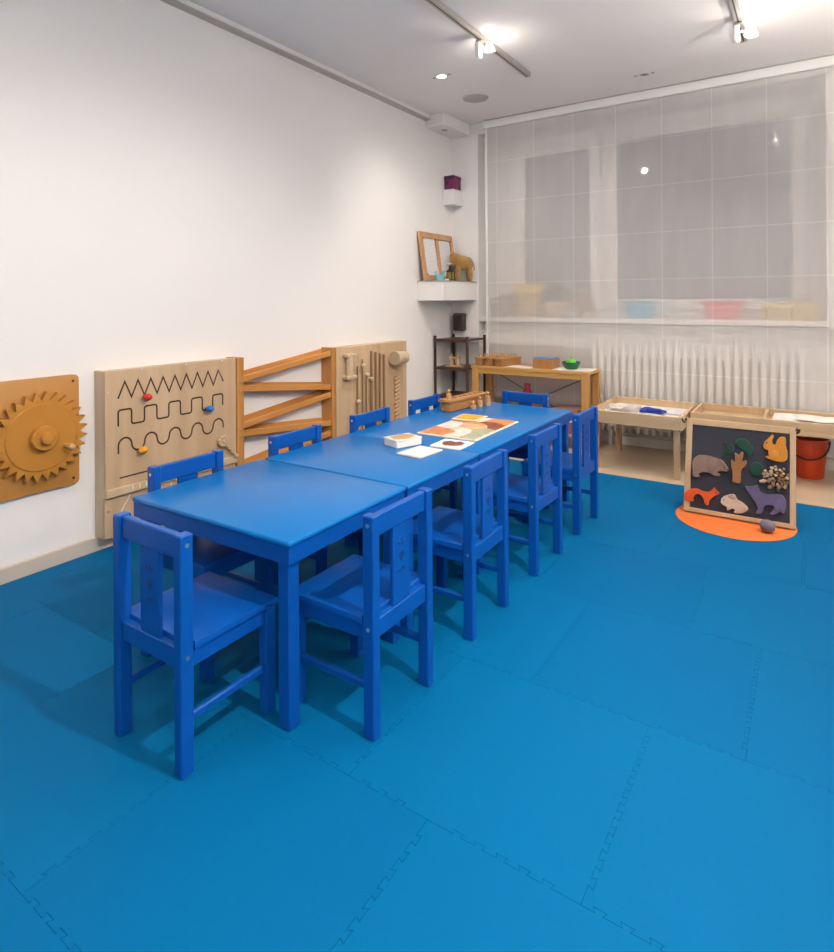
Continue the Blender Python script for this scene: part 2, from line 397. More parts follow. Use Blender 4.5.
def hseam(j, x0, x1):
    """tooth points of horizontal seam j between x0 and x1; teeth keep clear of every tile corner on the seam"""
    if j <= 0 or j >= len(rows): return []
    y = rows[j][1]; st = .05; out = []
    corners = xs_of(j - 1) + xs_of(j)
    for k in range(math.floor(x0 / st) - 1, math.ceil(x1 / st) + 1):
        x = k * st
        if x < x0 or x + .03 > x1: continue
        if any(x - .016 < c < x + .043 for c in corners): continue
        out += [(x + .006, y), (x + .001, y + .010), (x + .026, y + .010), (x + .021, y)]
    return out
for r, (y0, y1) in enumerate(rows):
    xs = xs_of(r)
    for c in range(len(xs) - 1):
        x0, x1 = xs[c], xs[c + 1]
        def vs(i):
            if i == 0 or i == len(xs) - 1: return []
            return [(xs[i] + d, p) for p, d in teeth(y0 + .02, y1 - .02, i + r)]
        poly = [(x0, y0)] + hseam(r + 1, x0, x1) + [(x1, y0)] + vs(c + 1) + [(x1, y1)] + list(reversed(hseam(r, x0, x1))) + [(x0, y1)] + list(reversed(vs(c)))
        # gap: shrink by offsetting along the polygon normals
        n = len(poly); q = []
        for i in range(n):
            a, b_, d = Vector(poly[i - 1]), Vector(poly[i]), Vector(poly[(i + 1) % n])
            e1 = (b_ - a).normalized(); e2 = (d - b_).normalized()
            n1 = Vector((-e1.y, e1.x)); n2 = Vector((-e2.y, e2.x)); k = (n1 + n2)
            k = k / max(.5, k.length_squared) * 2
            q.append(tuple(b_ + k * G))
        MB().prism(q, (0, 0, .001), (1, 0, 0), (0, 1, 0), TH - .001).build('foam_tile', M_foam, mat_root, smooth=False)
FZ = TH          # top of the mat

# ================================================================= TABLES
def table(y0, y1, label, rz=0.0):
    x0, x1 = -1.838, -1.142; cx, cy = (x0 + x1) / 2, (y0 + y1) / 2; H = .522
    t = thing('childrens_table', label, 'table', (cx, cy, FZ), rz, 'blue tables pushed into one long row')
    w2, l2 = (x1 - x0) / 2, (y1 - y0) / 2; h = H - FZ
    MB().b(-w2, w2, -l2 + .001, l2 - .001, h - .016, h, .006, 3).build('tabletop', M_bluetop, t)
    a = .005
    for sx in (-1, 1):
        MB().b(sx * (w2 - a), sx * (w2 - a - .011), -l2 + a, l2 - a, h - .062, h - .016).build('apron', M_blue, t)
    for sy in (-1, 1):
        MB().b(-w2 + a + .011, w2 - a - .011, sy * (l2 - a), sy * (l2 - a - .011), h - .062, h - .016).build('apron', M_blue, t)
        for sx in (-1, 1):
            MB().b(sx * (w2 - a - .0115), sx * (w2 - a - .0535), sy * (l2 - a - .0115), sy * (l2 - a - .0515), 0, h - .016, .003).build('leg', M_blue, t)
    return t
table(1.108, 1.660, 'blue square children table at row end near the gear panel', math.radians(.8))
table(1.668, 2.190, 'blue children table in the middle of the row holding loose cards')
table(2.190, 3.323, 'long blue children table at row end near the window, holding the puzzle')

# ================================================================= CHAIRS
def make_chair():
    t = thing('childrens_chair', '', 'chair', (0, 0, FZ), 0, 'small blue wooden chairs around the table row')
    W2, D2, H, SZ = .145, .15, .578, .314
    p = .030
    for s in (-1, 1):
        o = MB().b(s * W2, s * (W2 - p), -D2, -D2 + .036, 0, H, .003).build('back_post', M_blue, t)
        for z in (H - .025, SZ - .03):
            MB().cyl((s * (W2 - .001), -D2 + .018, z), (s * (W2 + .0012), -D2 + .018, z), .0055, n=12).build('screw', M_screw, o)
        MB().b(s * W2, s * (W2 - p), D2 - .036, D2, 0, SZ - .018, .003).build('front_leg', M_blue, t)
        MB().b(s * (W2 - .006), s * (W2 - .024), -D2 + .036, D2 - .036, SZ - .062, SZ - .018, .002).build('side_rail', M_blue, t)
        MB().b(s * (W2 - .008), s * (W2 - .024), -D2 + .036, D2 - .036, .118, .140, .004).build('stretcher', M_blue, t)
    MB().b(-W2 + p, W2 - p, -D2 + .008, -D2 + .028, H - .060, H - .003, .003).build('top_rail', M_blue, t)
    MB().b(-W2 + p, W2 - p, -D2 + .008, -D2 + .028, SZ - .062, SZ - .012, .002).build('back_rail', M_blue, t)
    MB().b(-W2 + p, W2 - p, D2 - .028, D2 - .010, SZ - .062, SZ - .018, .002).build('front_rail', M_blue, t)
    # seat board, notched around the back posts
    pl = [(-W2 + p, -D2 + .028), (W2 - p, -D2 + .028), (W2 - p, -D2 + .037), (W2 + .002, -D2 + .037), (W2 + .002, D2 + .004), (-W2 - .002, D2 + .004), (-W2 - .002, -D2 + .037), (-W2 + p, -D2 + .037)]
    MB().prism(pl, (0, 0, SZ - .018), (1, 0, 0), (0, 1, 0), .018, .004).build('seat', M_blue, t)
    # back splat with a little pattern of petal-shaped cuts round a heart; shade painted as darker blue
    sp = MB().b(-.040, .040, -D2 + .012, -D2 + .024, SZ - .012, H - .060, .002).build('splat', M_blue, t)
    zc = (SZ + H - .06) / 2 + .012
    for side in (-1, 1):
        yy = -D2 + (.0118 if side < 0 else .0242)
        for dz, up in ((.038, 1), (-.038, -1)):
            for a in (-38, 0, 38):
                q = MB(); an = math.radians(a); L = .014
                px, pz = math.sin(an) * .013, up * math.cos(an) * .013
                q.sph((px * 1.3, yy, zc + dz * .72 + pz), .0095, (.36, .10, 1), Matrix.Rotation(an * up, 3, 'Y'), 8, 6)
                q.build('petal_cut_shade', M_cut_shade, sp)
        q = MB(); q.sph((-.005, yy, zc + .003), .0085, (1, .1, 1), None, 8, 6); q.sph((.005, yy, zc + .003), .0085, (1, .1, 1), None, 8, 6); q.sph((0, yy, zc - .004), .009, (.9, .1, 1.2), None, 8, 6)
        q.build('heart_cut_shade', M_cut_shade, sp)
    return t
proto = make_chair()
ORD = ('first', 'second', 'third', 'fourth')
chs = []
for i, (x, y, a) in enumerate([(-1.097, 1.367, 90), (-1.100, 1.905, 90.5), (-1.097, 2.464, 88.5), (-1.090, 2.982, 89)]):
    chs.append((x, y, a, 'blue child chair facing the wall panels, %s from the gear panel end' % ORD[i]))
for i, (x, y, a) in enumerate([(-1.738, 1.337, -90), (-1.738, 1.876, -90), (-1.738, 2.398, -90), (-1.738, 2.905, -90.5)]):
    chs.append((x, y, a, 'blue child chair with its back to the wall panels, %s from the gear panel end' % ORD[i]))
chs.append((-1.398, 1.025, 0, 'blue child chair at the short table end by the gear panel, facing the window'))
chs.append((-1.447, 3.235, 180, 'blue child chair at the short table end by the bench, back to the window'))
for i, (x, y, a, lab) in enumerate(chs):
    if i == 0:
        proto.location = (x, y, FZ); proto.rotation_euler = (0, 0, math.radians(a)); proto['label'] = lab
    else: dup(proto, (x, y, FZ), math.radians(a), lab)

# ================================================================= WALL PANELS
# --- gear board
gy, gz = 1.232, .585
gb = thing('gear_wall_panel', 'honey coloured board with a big toothed wooden wheel on the white wall', 'wall toy', (WX, 1.18, .34))
o3 = (WX, 1.18, .34)
pl = []
for (cx_, cz_, a0) in ((1.400 - .02, .83 - .02, 0), (.975 + .02, .83 - .02, 90), (.975 + .02, .347 + .02, 180), (1.400 - .02, .347 + .02, 270)):
    for k in range(5):
        a = math.radians(a0 + 22.5 * k); pl.append((cx_ + .02 * math.cos(a), cz_ + .02 * math.sin(a)))
MB(o3).prism(pl, (WX + .002, 0, 0), (0, 1, 0), (0, 0, 1), .022, .002).build('board', M_mdf, gb)
for yy, zz in ((1.374, .803), (1.374, .375), (1.002, .803), (1.002, .375)):
    MB(o3).cyl((WX + .0235, yy, zz), (WX + .0255, yy, zz), .006, n=12).build('screw', M_groove, gb)
nt_ = 28; pl = []
for k in range(nt_):
    a = 2 * PI * k / nt_; d = 2 * PI / nt_
    pl += [(.146 * math.cos(a), .146 * math.sin(a)), (.190 * math.cos(a + d * .44), .190 * math.sin(a + d * .44)), (.190 * math.cos(a + d * .56), .190 * math.sin(a + d * .56))]
wh = MB(o3).prism([(gy + x, gz + z) for x, z in pl], (WX + .036, 0, 0), (0, 1, 0), (0, 0, 1), .018, .003).build('gear_wheel', M_gear, gb)
RX = Matrix.Rotation(PI / 2, 3, 'Y')
def ring(r, d): return [(r, 0), (r, d - .003), (r - .003, d), (0, d)]
MB(o3).lathe(ring(.141, .006), (WX + .054, gy, gz), 48, RX).build('wheel_disc', M_gear, wh)
MB(o3).lathe(ring(.052, .030), (WX + .060, gy, gz), 32, RX).build('hub', M_gear, wh)
MB(o3).lathe(ring(.024, .022), (WX + .090, gy, gz), 24, RX).build('axle_cap', M_gear, wh)
MB(o3).cyl((WX + .02, gy, gz), (WX + .036, gy, gz), .05, n=24).build('axle', M_gear, gb)
k_ = MB(o3); k_.cyl((WX + .058, gy + .092, gz - .052), (WX + .105, gy + .092, gz - .052), .009, .011, 14); k_.sph((WX + .112, gy + .092, gz - .052), .015)
k_.build('turning_knob', M_peg, wh)

# --- maze panel
XF = WX + .09          # front face
y0, y1, z0, z1 = 1.480, 2.215, .075, .836
o3 = (WX, 1.85, .075)
mp_ = thing('maze_wall_panel', 'plywood wall panel with zigzag, square and wavy bead tracks', 'wall toy', o3)
m = MB(o3); m.b(WX + .001, XF - .014, y0, y0 + .018, z0, z1, .002)
m.build('side_board', M_birchside, mp_)
MB(o3).b(WX + .001, XF - .014, y0 + .018, y1, z0 + .006, z1 - .004, .002).build('box_body', M_birchside, mp_)
MB(o3).b(XF - .014, XF, y0, y1, .300, z1, .002).build('face_board', M_birch, mp_)
MB(o3).b(XF - .022, XF - .008, y0, y1, z0, .262, .002).build('lower_board', M_birch, mp_)
MB(o3).b(XF - .016, XF + .012, y0, y1, .262, .300, .003).build('ledge', M_birchside, mp_)
def ribbon(pts, wd=.0042, name='groove', par=None, mat=None, xo=0.0006):
    """flat strip of constant width laid on the board; dark ones paint groove shade"""
    q = MB(o3); P = [Vector(p) for p in pts]; L = []; R = []
    P = [p for i, p in enumerate(P) if i == 0 or (p - P[i - 1]).length > 1e-5]
    for i, p in enumerate(P):
        a = P[max(i - 1, 0)]; c = P[min(i + 1, len(P) - 1)]
        t = (c - a).normalized(); n = Vector((-t.y, t.x))
        e = (P[min(i + 1, len(P) - 1)] - p); 
        k = 1.0
        if 0 < i < len(P) - 1:
            e1 = (p - a).normalized(); k = 1 / max(.45, abs(e1.dot(t)))
        L.append(p + n * wd * k); R.append(p - n * wd * k)
    for i in range(len(P) - 1):
        vs = [q.bm.verts.new((XF + xo, v.x, v.y)) for v in (L[i], L[i + 1], R[i + 1], R[i])]
        q.bm.faces.new(vs)
    return q.build(name, mat or M_groove, par or mp_, smooth=False)
zz = []
for k in range(19):
    zz.append((1.541 + k * (2.130 - 1.541) / 18, .706 + (.075 if k % 2 else 0) + (.012 if k == 18 else 0)))
ribbon(zz, .0042)
def rounded(pts, r):
    out = [pts[0]]
    for i in range(1, len(pts) - 1):
        a, b_, c = Vector(pts[i - 1]), Vector(pts[i]), Vector(pts[i + 1])
        p0 = b_ + (a - b_).normalized() * r; p1 = b_ + (c - b_).normalized() * r
        for k in range(5):
            t = k / 4; out.append(tuple((1 - t) ** 2 * p0 + 2 * t * (1 - t) * b_ + t * t * p1))
    out.append(pts[-1]); return out
sq = [(1.541, .578)]
ww = (2.125 - 1.541) / 9
for k in range(9):
    hi = (k % 2 == 0); zt = .652 if hi else .580
    sq += [(1.541 + k * ww, zt), (1.541 + (k + 1) * ww, zt)]
sq.append((2.125, .590))
ribbon(rounded(sq, .014))
wv = [(1.541, .452)]
ww = (2.127 - 1.541) / 9
for k in range(9):
    cxk = 1.541 + (k + .5) * ww; up = 1 if k % 2 == 0 else -1
    zc_ = .487 + (.0)
    for j in range(9):
        a = PI - PI * j / 8
        wv.append((cxk + ww / 2 * math.cos(a), zc_ + up * (.034 * math.sin(a)) + up * .0))
wv.append((2.127, .468))
ribbon(wv)
ribbon([(1.546, .340), (2.10, .340)], .0035)
for (yy, zz_, col, nm) in ((1.668, .698, (0.55, 0.02, 0.012), 'red'), (2.020, .588, (0.0, 0.15, 0.48), 'blue'), (1.646, .452, (0.70, 0.30, 0.01), 'yellow')):
    bd = MB(o3); bd.cyl((XF, yy, zz_), (XF + .015, yy, zz_), .008, n=12); bd.sph((XF + .030, yy, zz_), .021, (1, 1.05, .82))
    b_ = bd.build('bead', plain(nm + ' bead paint', col, .3, var=.04), mp_); b_['label'] = nm + ' wooden bead on a track'
for k in range(13):     # measuring notches on the ledge
    MB(o3).b(XF + .0115, XF + .0135, 1.60 + k * .034, 1.606 + k * .034, .274, .296).build('ledge_notch', M_cream, mp_)
for k in range(4):
    ribbon([(1.545 + k * .11 + t * .04, .15 + .07 * t ** 1.5 + .02 * math.sin(t * 3)) for t in [j / 6 * 1.4 for j in range(7)]], .003, 'scroll_line', None, M_cream, -.0074)
for yy, zz_ in ((1.495, .74), (1.495, .50), (1.495, .20), (1.66, z1), (1.9, z1), (2.12, z1)):
    MB(o3).cyl((XF - .003, yy, min(zz_, z1 - .006)), (XF + .0012, yy, min(zz_, z1 - .006)), .005, n=10).build('screw', M_screw, mp_)
# rope brush hanging at the lower right of the maze
rb = MB(o3)
for s_ in (0, PI):
    rb.tube([(XF + .014 + .006 * math.cos(k * .9 + s_), 2.118 + .0062 * k + .005 * math.sin(k * .9 + s_), .392 - .0068 * k) for k in range(14)], .0065, 6)
for k in range(10):
    a = k * 2 * PI / 9; rr = .022 if k else 0
    rb.sph((XF + .016, 2.112 + rr * math.cos(a), .400 + rr * math.sin(a)), .011 if k else .015)
rb.sph((XF + .014, 2.203, .300), .013)
rb.build('rope_tassel', plain('rope cream', (0.55, 0.41, 0.25), .9, var=.2, scale=60, bump=.6, bscale=200), mp_)

# --- marble ramps between two uprights
o3 = (WX, 2.64, .075)
rp_ = thing('ramp_wall_panel', 'open pine frame with four sloping ball ramps fixed on the white wall', 'wall toy', o3)
MB(o3).b(WX + .001, XF + .006, 2.218, 2.268, .075, .836, .003).build('upright', M_pinez, rp_)
MB(o3).b(WX + .001, XF + .006, 3.000, 3.040, .075, .838, .003).build('upright', M_pinez, rp_)
MB(o3).b(XF + .0065, XF + .0085, 3.040, 3.092, .075, .836).build('cover_strip', M_birch, rp_)
def ramp(za, zb):
    ya, yb = 2.268, 3.000
    q = MB(o3); u = Vector((0, yb - ya, zb - za)); L = u.length; u.normalize(); v = Vector((0, -u.z, u.y))
    r = Matrix.Rotation(math.atan2(zb - za, yb - ya), 3, 'X'); cen = Vector((0, (ya + yb) / 2, (za + zb) / 2))
    L -= .004
    f = q.box(Vector((XF - .008, 0, 0)) + cen, (.012, L, .036), .003, r).build('ramp_lip', M_pine, rp_)
    q = MB(o3); q.box(Vector((WX + .045, 0, 0)) + cen - v * .013, (.070, L, .010), .001, r).build('ramp_floor', M_pine, f)
    q = MB(o3); q.box(Vector((WX + .006, 0, 0)) + cen + v * .006, (.010, L, .046), .001, r).build('ramp_back', M_pine, f)
for za, zb in ((.712, .800), (.660, .577), (.452, .527), (.408, .340), (.200, .275)): ramp(za, zb)
for zz_ in (.70, .65, .44, .40):
    for yy in (2.243,):
        MB(o3).cyl((XF + .005, yy, zz_), (XF + .0075, yy, zz_), .005, n=10).build('screw', M_screw, rp_)

# --- sound panel
o3 = (WX, 3.49, .075); XS = WX + .088
sp_ = thing('sound_wall_panel', 'plywood wall panel with rods, spool, wooden cup and ribbed scraper', 'wall toy', o3)
MB(o3).b(WX + .001, XS, 3.094, 3.885, .075, .832, .003).build('board', M_birch, sp_)
sh = MB(o3)
for zz_ in (.775, .625):
    sh.b(XS - .002, XS + .05, 3.115, 3.215, zz_ - .012, zz_ + .012, .005, 2)
sh.cyl((XS + .022, 3.165, .625), (XS + .022, 3.165, .775), .028, n=18)
sh.build('spool', M_birchside, sp_)
for yy, zt, zb, kn in ((3.262, .69, .10, .445), (3.318, .735, .10, .690), (3.360, .61, .10, .622), (3.408, .59, .10, .586)):
    r_ = MB(o3).cyl((XS + .012, yy, zb), (XS + .012, yy, zt), .0055, n=10).build('rod', M_rod, sp_)
    MB(o3).sph((XS + .022, yy, kn), .018, (1, 1, .9)).build('rod_bead', M_birchside, r_)
for k in range(4):
    MB(o3).cyl((XS + .010, 3.425 + k * .05, .09), (XS + .010, 3.425 + k * .05, .785 - .012 * k), .009, n=10).build('chime_rod', M_rod, sp_)
cup = MB(o3)
cup.lathe([(.0, 0), (.052, 0), (.056, .01), (.050, .05), (.044, .10), (.046, .135), (.036, .135), (.034, .10), (.040, .03), (0, .02)], (XS + .055, 3.645, .715), 24, Matrix.Rotation(-PI / 2, 3, 'X') @ Matrix.Identity(3))
cup.b(XS - .002, XS + .03, 3.70, 3.74, .69, .735, .003)
cup.build('wooden_cup', M_birchside, sp_)
MB(o3).b(XS + .0003, XS + .002, 3.71, 3.775, .10, .57).build('scraper_gap_shade', M_pine, sp_)  # darker strip behind the ribs paints the shade between them
for k in range(15):
    MB(o3).box((XS + .009, 3.742, .555 - k * .030), (.018, .060, .012), .002, X(20)).build('scraper_rib', M_birchside, sp_)

# ================================================================= CORNER: shelves and things on them
ws = MB((-2.627, 4.47, 1.145)).b(WX + .001, -2.505, 4.176, WY - .001, 1.143, 1.303, .004)
root = thing('corner_wall_shelf', 'deep white box shelf in the corner holding letters frame and toy animal', 'shelf', (-2.627, 4.47, 1.143))
o3 = (-2.627, 4.47, 1.143)
MB(o3).b(WX + .001, -2.505, 4.176, WY - .001, 1.143, 1.303, .004).build('shelf_box', M_white, root)
MB(o3).b(WX + .001, -2.500, 4.171, WY - .001, 1.3035, 1.310, .001).build('shelf_top', M_greytrim, root)
ws.bm.free()
root = thing('small_corner_shelf', 'small white box shelf high in the corner under the purple box', 'shelf', (-2.70, 4.69, 1.99))
o3 = (-2.70, 4.69, 1.99)
MB(o3).b(WX + .001, -2.645, 4.60, WY - .001, 1.993, 2.125, .004).build('shelf_box', M_white, root)
MB(o3).b(WX + .001, -2.641, 4.596, WY - .001, 2.1255, 2.130, .001).build('shelf_top', M_white, root)
pb = thing('patterned_box', 'purple patterned box with pink lid band on the small corner shelf', 'box', (-2.697, 4.688, 2.131))
o3 = (-2.697, 4.688, 2.131)
M_purp = mat_spots('purple print', (0.035, 0.012, 0.05), (0.25, 0.01, 0.09), (0.05, 0.04, 0.12), 26)
MB(o3).b(-2.745, -2.650, 4.615, 4.745, 2.131, 2.222, .002).build('box_body', M_purp, pb)
MB(o3).b(-2.748, -2.647, 4.612, 4.748, 2.2225, 2.255, .003).build('lid', M_purp, pb)
MB(o3).b(-2.7485, -2.6465, 4.673, 4.687, 2.1315, 2.2565, .001).build('ribbon', plain('magenta ribbon', (0.30, 0.008, 0.10), .4), pb)

# wooden double frame leaning on the wall
fr = thing('letter_frame', 'double wooden frame with two printed letters leaning on the wall', 'picture frame', (-2.70, 4.46, 1.3105))
o3 = (-2.70, 4.46, 1.3105)
def FR(name, y0, y1, z0, z1, mat, par, d0=0.0, d1=.016):
    """bars in the leaning plane: bottom stands 6 cm from the wall, top touches it"""
    q = MB(o3); H_ = .425; lean = math.atan2(.062, H_)
    q.b(d0, d1, y0, y1, z0, z1, .002 if mat is not M_text else 0)
    M = Matrix.Translation((WX + .070, 0, 1.3115)) @ Matrix.Rotation(-lean, 4, 'Y')
    bmesh.ops.transform(q.bm, matrix=M, verts=q.bm.verts)
    return q.build(name, mat, par)
M_frame = wood('frame wood', (0.42, 0.22, 0.10), (0.54, 0.31, 0.16), 'Z', 14, .45)
ya, yb, hz = 4.165, 4.715, .415
for a, b_, c, d in ((ya, ya + .055, 0, hz), (yb - .045, yb, 0, hz), (ya + .055, yb - .045, 0, .045), (ya + .055, yb - .045, hz - .05, hz), ((ya + yb) / 2 - .022, (ya + yb) / 2 + .022, .045, hz - .05)):
    FR('frame_bar', a, b_, c, d, M_frame, fr)
FR('backing', ya + .004, yb - .004, .004, hz - .004, M_frame, fr, -.006, -.0005)
FR('printed_letter', ya + .057, (ya + yb) / 2 - .024, .047, hz - .052, M_text, fr, .0, .004)
FR('printed_letter', (ya + yb) / 2 + .024, yb - .047, .047, hz - .052, M_text, fr, .0, .004)
for yy in (ya + .056, (ya + yb) / 2 - .024, (ya + yb) / 2 + .024, yb - .047):
    for zz_ in (.050, hz - .056): FR('corner_clip', yy - .006, yy + .006, zz_ - .006, zz_ + .006, M_groove, fr, .016, .018)

M_plush = plain('golden plush', (0.33, 0.18, 0.045), .95, var=.35, scale=30, bump=.7, bscale=120, sheen=.5)
an = thing('plush_elephant', 'golden brown furry four-legged toy animal standing on the corner shelf', 'stuffed toy', (-2.572, 4.625, 1.3105)); an.scale = (.95, .95, 1.08)
ex = Vector((.70, .714, 0)).normalized()      # toy stands across the view, head to the wall
def E_(x, y, z): return Vector((ex.x * x - ex.y * y, ex.y * x + ex.x * y, z))
RE = Matrix.Rotation(math.atan2(ex.y, ex.x), 3, 'Z')
bd = blob('body', [(E_(.0, 0, .150), (.085, .058, .062), RE), (E_(-.05, 0, .175), (.055, .05, .052), RE), (E_(.05, 0, .140), (.055, .055, .062), RE),
      (E_(-.085, 0, .195), (.040, .040, .042), RE), (E_(-.105, 0, .155), (.020, .024, .050), RE), (E_(-.108, 0, .110), (.014, .016, .045), RE),
      (E_(-.050, .032, .060), (.026, .024, .068)), (E_(-.050, -.032, .060), (.026, .024, .068)), (E_(.066, .032, .058), (.026, .024, .066)), (E_(.066, -.032, .058), (.026, .024, .066))],
     M_plush, (0, 0, 0), .007, an)
for s in (-1, 1):
    MB().sph(E_(-.066, s * .046, .190), .03, (.8, .28, 1), RE).build('ear', M_plush, an)
    MB().sph(E_(-.112, s * .026, .205), .005).build('eye', M_dark, an)
    MB().tube([E_(-.112, s * .020, .145), E_(-.130, s * .022, .140), E_(-.142, s * .022, .152)], [.007, .006, .003], 8).build('tusk', M_paper, an)
MB().tube([E_(.10, 0, .16), E_(.112, 0, .13), E_(.114, 0, .09)], [.007, .005, .006], 6).build('tail', M_plush, an)

ln = thing('lantern', 'small black lantern with yellow panes on the corner shelf', 'lantern', (-2.566, 4.41, 1.3105))
o3 = (0, 0, 0)
for sx in (-1, 1):
    for sy in (-1, 1): MB().b(sx * .027, sx * .021, sy * .027, sy * .021, .012, .075).build('corner_bar', M_dark, ln)
MB().b(-.032, .032, -.032, .032, 0, .012, .002).build('base', M_dark, ln)
MB().lathe([(.044, .075), (.044, .080), (.020, .100), (.016, .112), (.018, .122), (.008, .128), (0, .130)], (0, 0, 0), 4, Z(45)).build('roof', M_dark, ln, smooth=False)
MB().b(-.021, .021, -.021, .021, .012, .075).build('pane', plain('lantern amber', (0.30, 0.24, 0.05), .3, var=.3, scale=30), ln)
MB().tube([(.012 * math.cos(a), 0, .134 + .012 * math.sin(a)) for a in [k * 2 * PI / 12 for k in range(12)]], .002, 6, True).build('ring', M_dark, ln)
# blue glass tea-light holders
bc = thing('candle_holder', 'light blue glass tealight holder with two raised ends on the corner shelf', 'candle holder', (-2.575, 4.25, 1.3105))
M_bg = plain('light blue glass', (0.16, 0.48, 0.60), .15, var=.1)
MB().lathe([(0, 0), (.030, 0), (.036, .012), (.038, .045), (.034, .045), (.032, .014), (0, .010)], n=20).build('bowl', M_bg, bc)
for s in (-1, 1): MB().cyl((s * .028, 0, .040), (s * .040, 0, .075), .009, .013, 12).build('raised_end', M_bg, bc)
tl = thing('tealight', 'tiny white tealight between blue holder and black lantern', 'candle', (-2.56, 4.335, 1.3105))
MB().lathe([(0, 0), (.017, 0), (.018, .012), (.015, .014), (0, .013)], n=16).build('cup', M_paper, tl); MB().cyl((0, 0, .012), (0, 0, .022), .0015, n=6).build('wick', M_groove, tl)
# loudspeaker under the shelf
sk = thing('wall_speaker', 'small dark grey loudspeaker on the wall under the corner shelf', 'speaker', (-2.655, WY, .87))
o3 = (-2.655, WY, .87)
MB(o3).b(-2.712, -2.605, WY - .075, WY - .012, .872, 1.03, .012, 3).build('cabinet', plain('dark grey plastic', (.05, .046, .044), .5), sk)
MB(o3).b(-2.704, -2.613, WY - .079, WY - .0755, .882, 1.02, .002).build('grille', plain('speaker cloth', (.035, .032, .03), .9, bump=.5, bscale=400), sk)
MB(o3).b(-2.675, -2.635, WY - .012, WY - .0005, .93, .97).build('bracket', M_dark, sk)

# dark brown corner rack
rk = thing('corner_rack', 'dark brown wooden open rack standing in the room corner', 'shelf', (-2.58, 4.585, 0))
o3 = (-2.58, 4.585, 0)
px0, px1, py0, py1 = -2.735, -2.420, 4.425, 4.740
for xx in (px0, px1):
    for yy in (py0, py1):
        p_ = MB(o3).cyl((xx, yy, 0), (xx, yy, .826), .012, n=12).build('post', M_walnut, rk)
        MB(o3).sph((xx, yy, .832), .014, (1, 1, .7)).build('finial', M_walnut, p_)
for zz_ in (.806, .565, .32, .08):
    s_ = MB(o3).b(px0 + .006, px1 - .006, py0 + .006, py1 - .006, zz_ - .008, zz_ + .008, .002).build('shelf_board', M_walnut, rk)
    MB(o3).b(px0 + .012, px1 - .012, py0 - .006, py0 + .006, zz_ - .016, zz_ + .010, .002).build('shelf_edge', M_walnut, s_)
tw = thing('wooden_toy_stand', 'small light wooden toy bridge on a thin board on the dark rack', 'toy', (-2.59, 4.555, .574))
MB().box((0, -.03, .005), (.15, .11, .009), .002, Z(12)).build('base_board', M_peg, tw)
for s in (-1, 1): MB().box((s * .030, -.04, .038), (.022, .03, .055), .003).build('leg_block', M_birchside, tw)
MB().box((0, -.04, .075), (.10, .045, .018), .003).build('top_block', M_peg, tw)
for s in (-1, 1): MB().box((s * .035, -.04, .095), (.016, .035, .021), .003).build('end_block', M_birchside, tw)

# ================================================================= BENCH with Montessori blocks
bn = thing('long_bench', 'narrow yellow pine bench under the window sill with crossed wires', 'bench', (-1.89, 4.55, 0))
o3 = (-1.89, 4.55, 0)
bx0, bx1, by0, by1, bz = -2.375, -1.385, 4.405, 4.70, .605
MB(o3).b(bx0, bx1, by0, by1, bz - .024, bz, .003).build('bench_top', M_bench, bn)
for sy, yy in ((0, by0 + .004), (1, by1 - .022)):
    MB(o3).b(bx0 + .06, bx1 - .06, yy, yy + .018, bz - .062, bz - .024, .002).build('rail', M_bench, bn)
for xx in (bx0 + .005, bx1 - .063):
    for yy in (by0 + .002, by1 - .042):
        MB(o3).b(xx, xx + .058, yy, yy + .040, 0, bz - .024, .003).build('leg', M_benchz, bn)
MB(o3).b(bx0 + .063, bx1 - .063, by0 + .05, by1 - .05, .10, .118, .002).build('lower_board', M_bench, bn)
for s in (1, -1):
    MB(o3).tube([(-1.89 - s * .42, by1 - .012 - .004 * s, .54), (-1.89 + s * .42, by1 - .012 - .004 * s, .13)], .0035, 6).build('cross_wire', M_dark, bn)
# cylinder blocks on the bench
pr = None
for i, (xx, lab) in enumerate(((-2.285, 'wooden knobbed cylinder block nearest the corner rack on the bench'), (-2.195, 'wooden knobbed cylinder block in the middle of three on the bench'), (-2.105, 'wooden knobbed cylinder block nearest the blue lidded box on the bench'))):
    if pr is None:
        pr = thing('cylinder_block', lab, 'toy', (xx, 4.545, bz + .0005), math.radians(-14), 'knobbed cylinder blocks on the bench')
        MB().b(-.036, .036, -.125, .125, 0, .052, .003).build('block', M_block, pr)
        MB().b(-.041, .041, -.130, .130, .052, .066, .003).build('block_top', M_block, pr)
        for k in range(8):
            pg = MB(); yk = -.108 + k * .031; h_ = .014 + .012 * ((k * 3) % 4) / 3
            pg.cyl((0, yk, .066), (0, yk, .070), .012, n=12); pg.cyl((0, yk, .070), (0, yk, .070 + h_ * .6), .004, n=8); pg.sph((0, yk, .073 + h_ * .7), .0075, u=10, v=7)
            pg.build('knob', M_peg, pr)
    else: dup(pr, (xx, 4.545, bz + .0005), math.radians(-14), lab)
wb = thing('wooden_box', 'wooden box with a blue lid on the bench', 'box', (-1.775, 4.55, bz + .0005))
MB().b(-.085, .085, -.075, .075, 0, .070, .003).build('box_body', M_block, wb)
MB().b(-.082, .082, -.072, .072, .0705, .080, .003).build('lid', plain('dusty blue', (0.10, 0.22, 0.42), .5), wb)
tag(MB().box((0, 0, .0015), (.30, .20, .002), 0, Z(6)).build('paper_sheet', M_paper, smooth=False), 'white paper sheet under the green bowl on the bench', 'paper').location = (-1.545, 4.545, bz + .0002)
tag(MB().box((0, 0, .0010), (.22, .12, .0015), 0, Z(-12)).build('paper_sheet', M_paper, smooth=False), 'white paper sheet between the cylinder blocks and blue lidded box', 'paper').location = (-1.965, 4.50, bz + .0002)
gb_ = thing('green_bowl', 'dark green bowl on white paper on the bench', 'bowl', (-1.565, 4.535, bz + .0035)); gb_.scale = (.88, .88, 1)
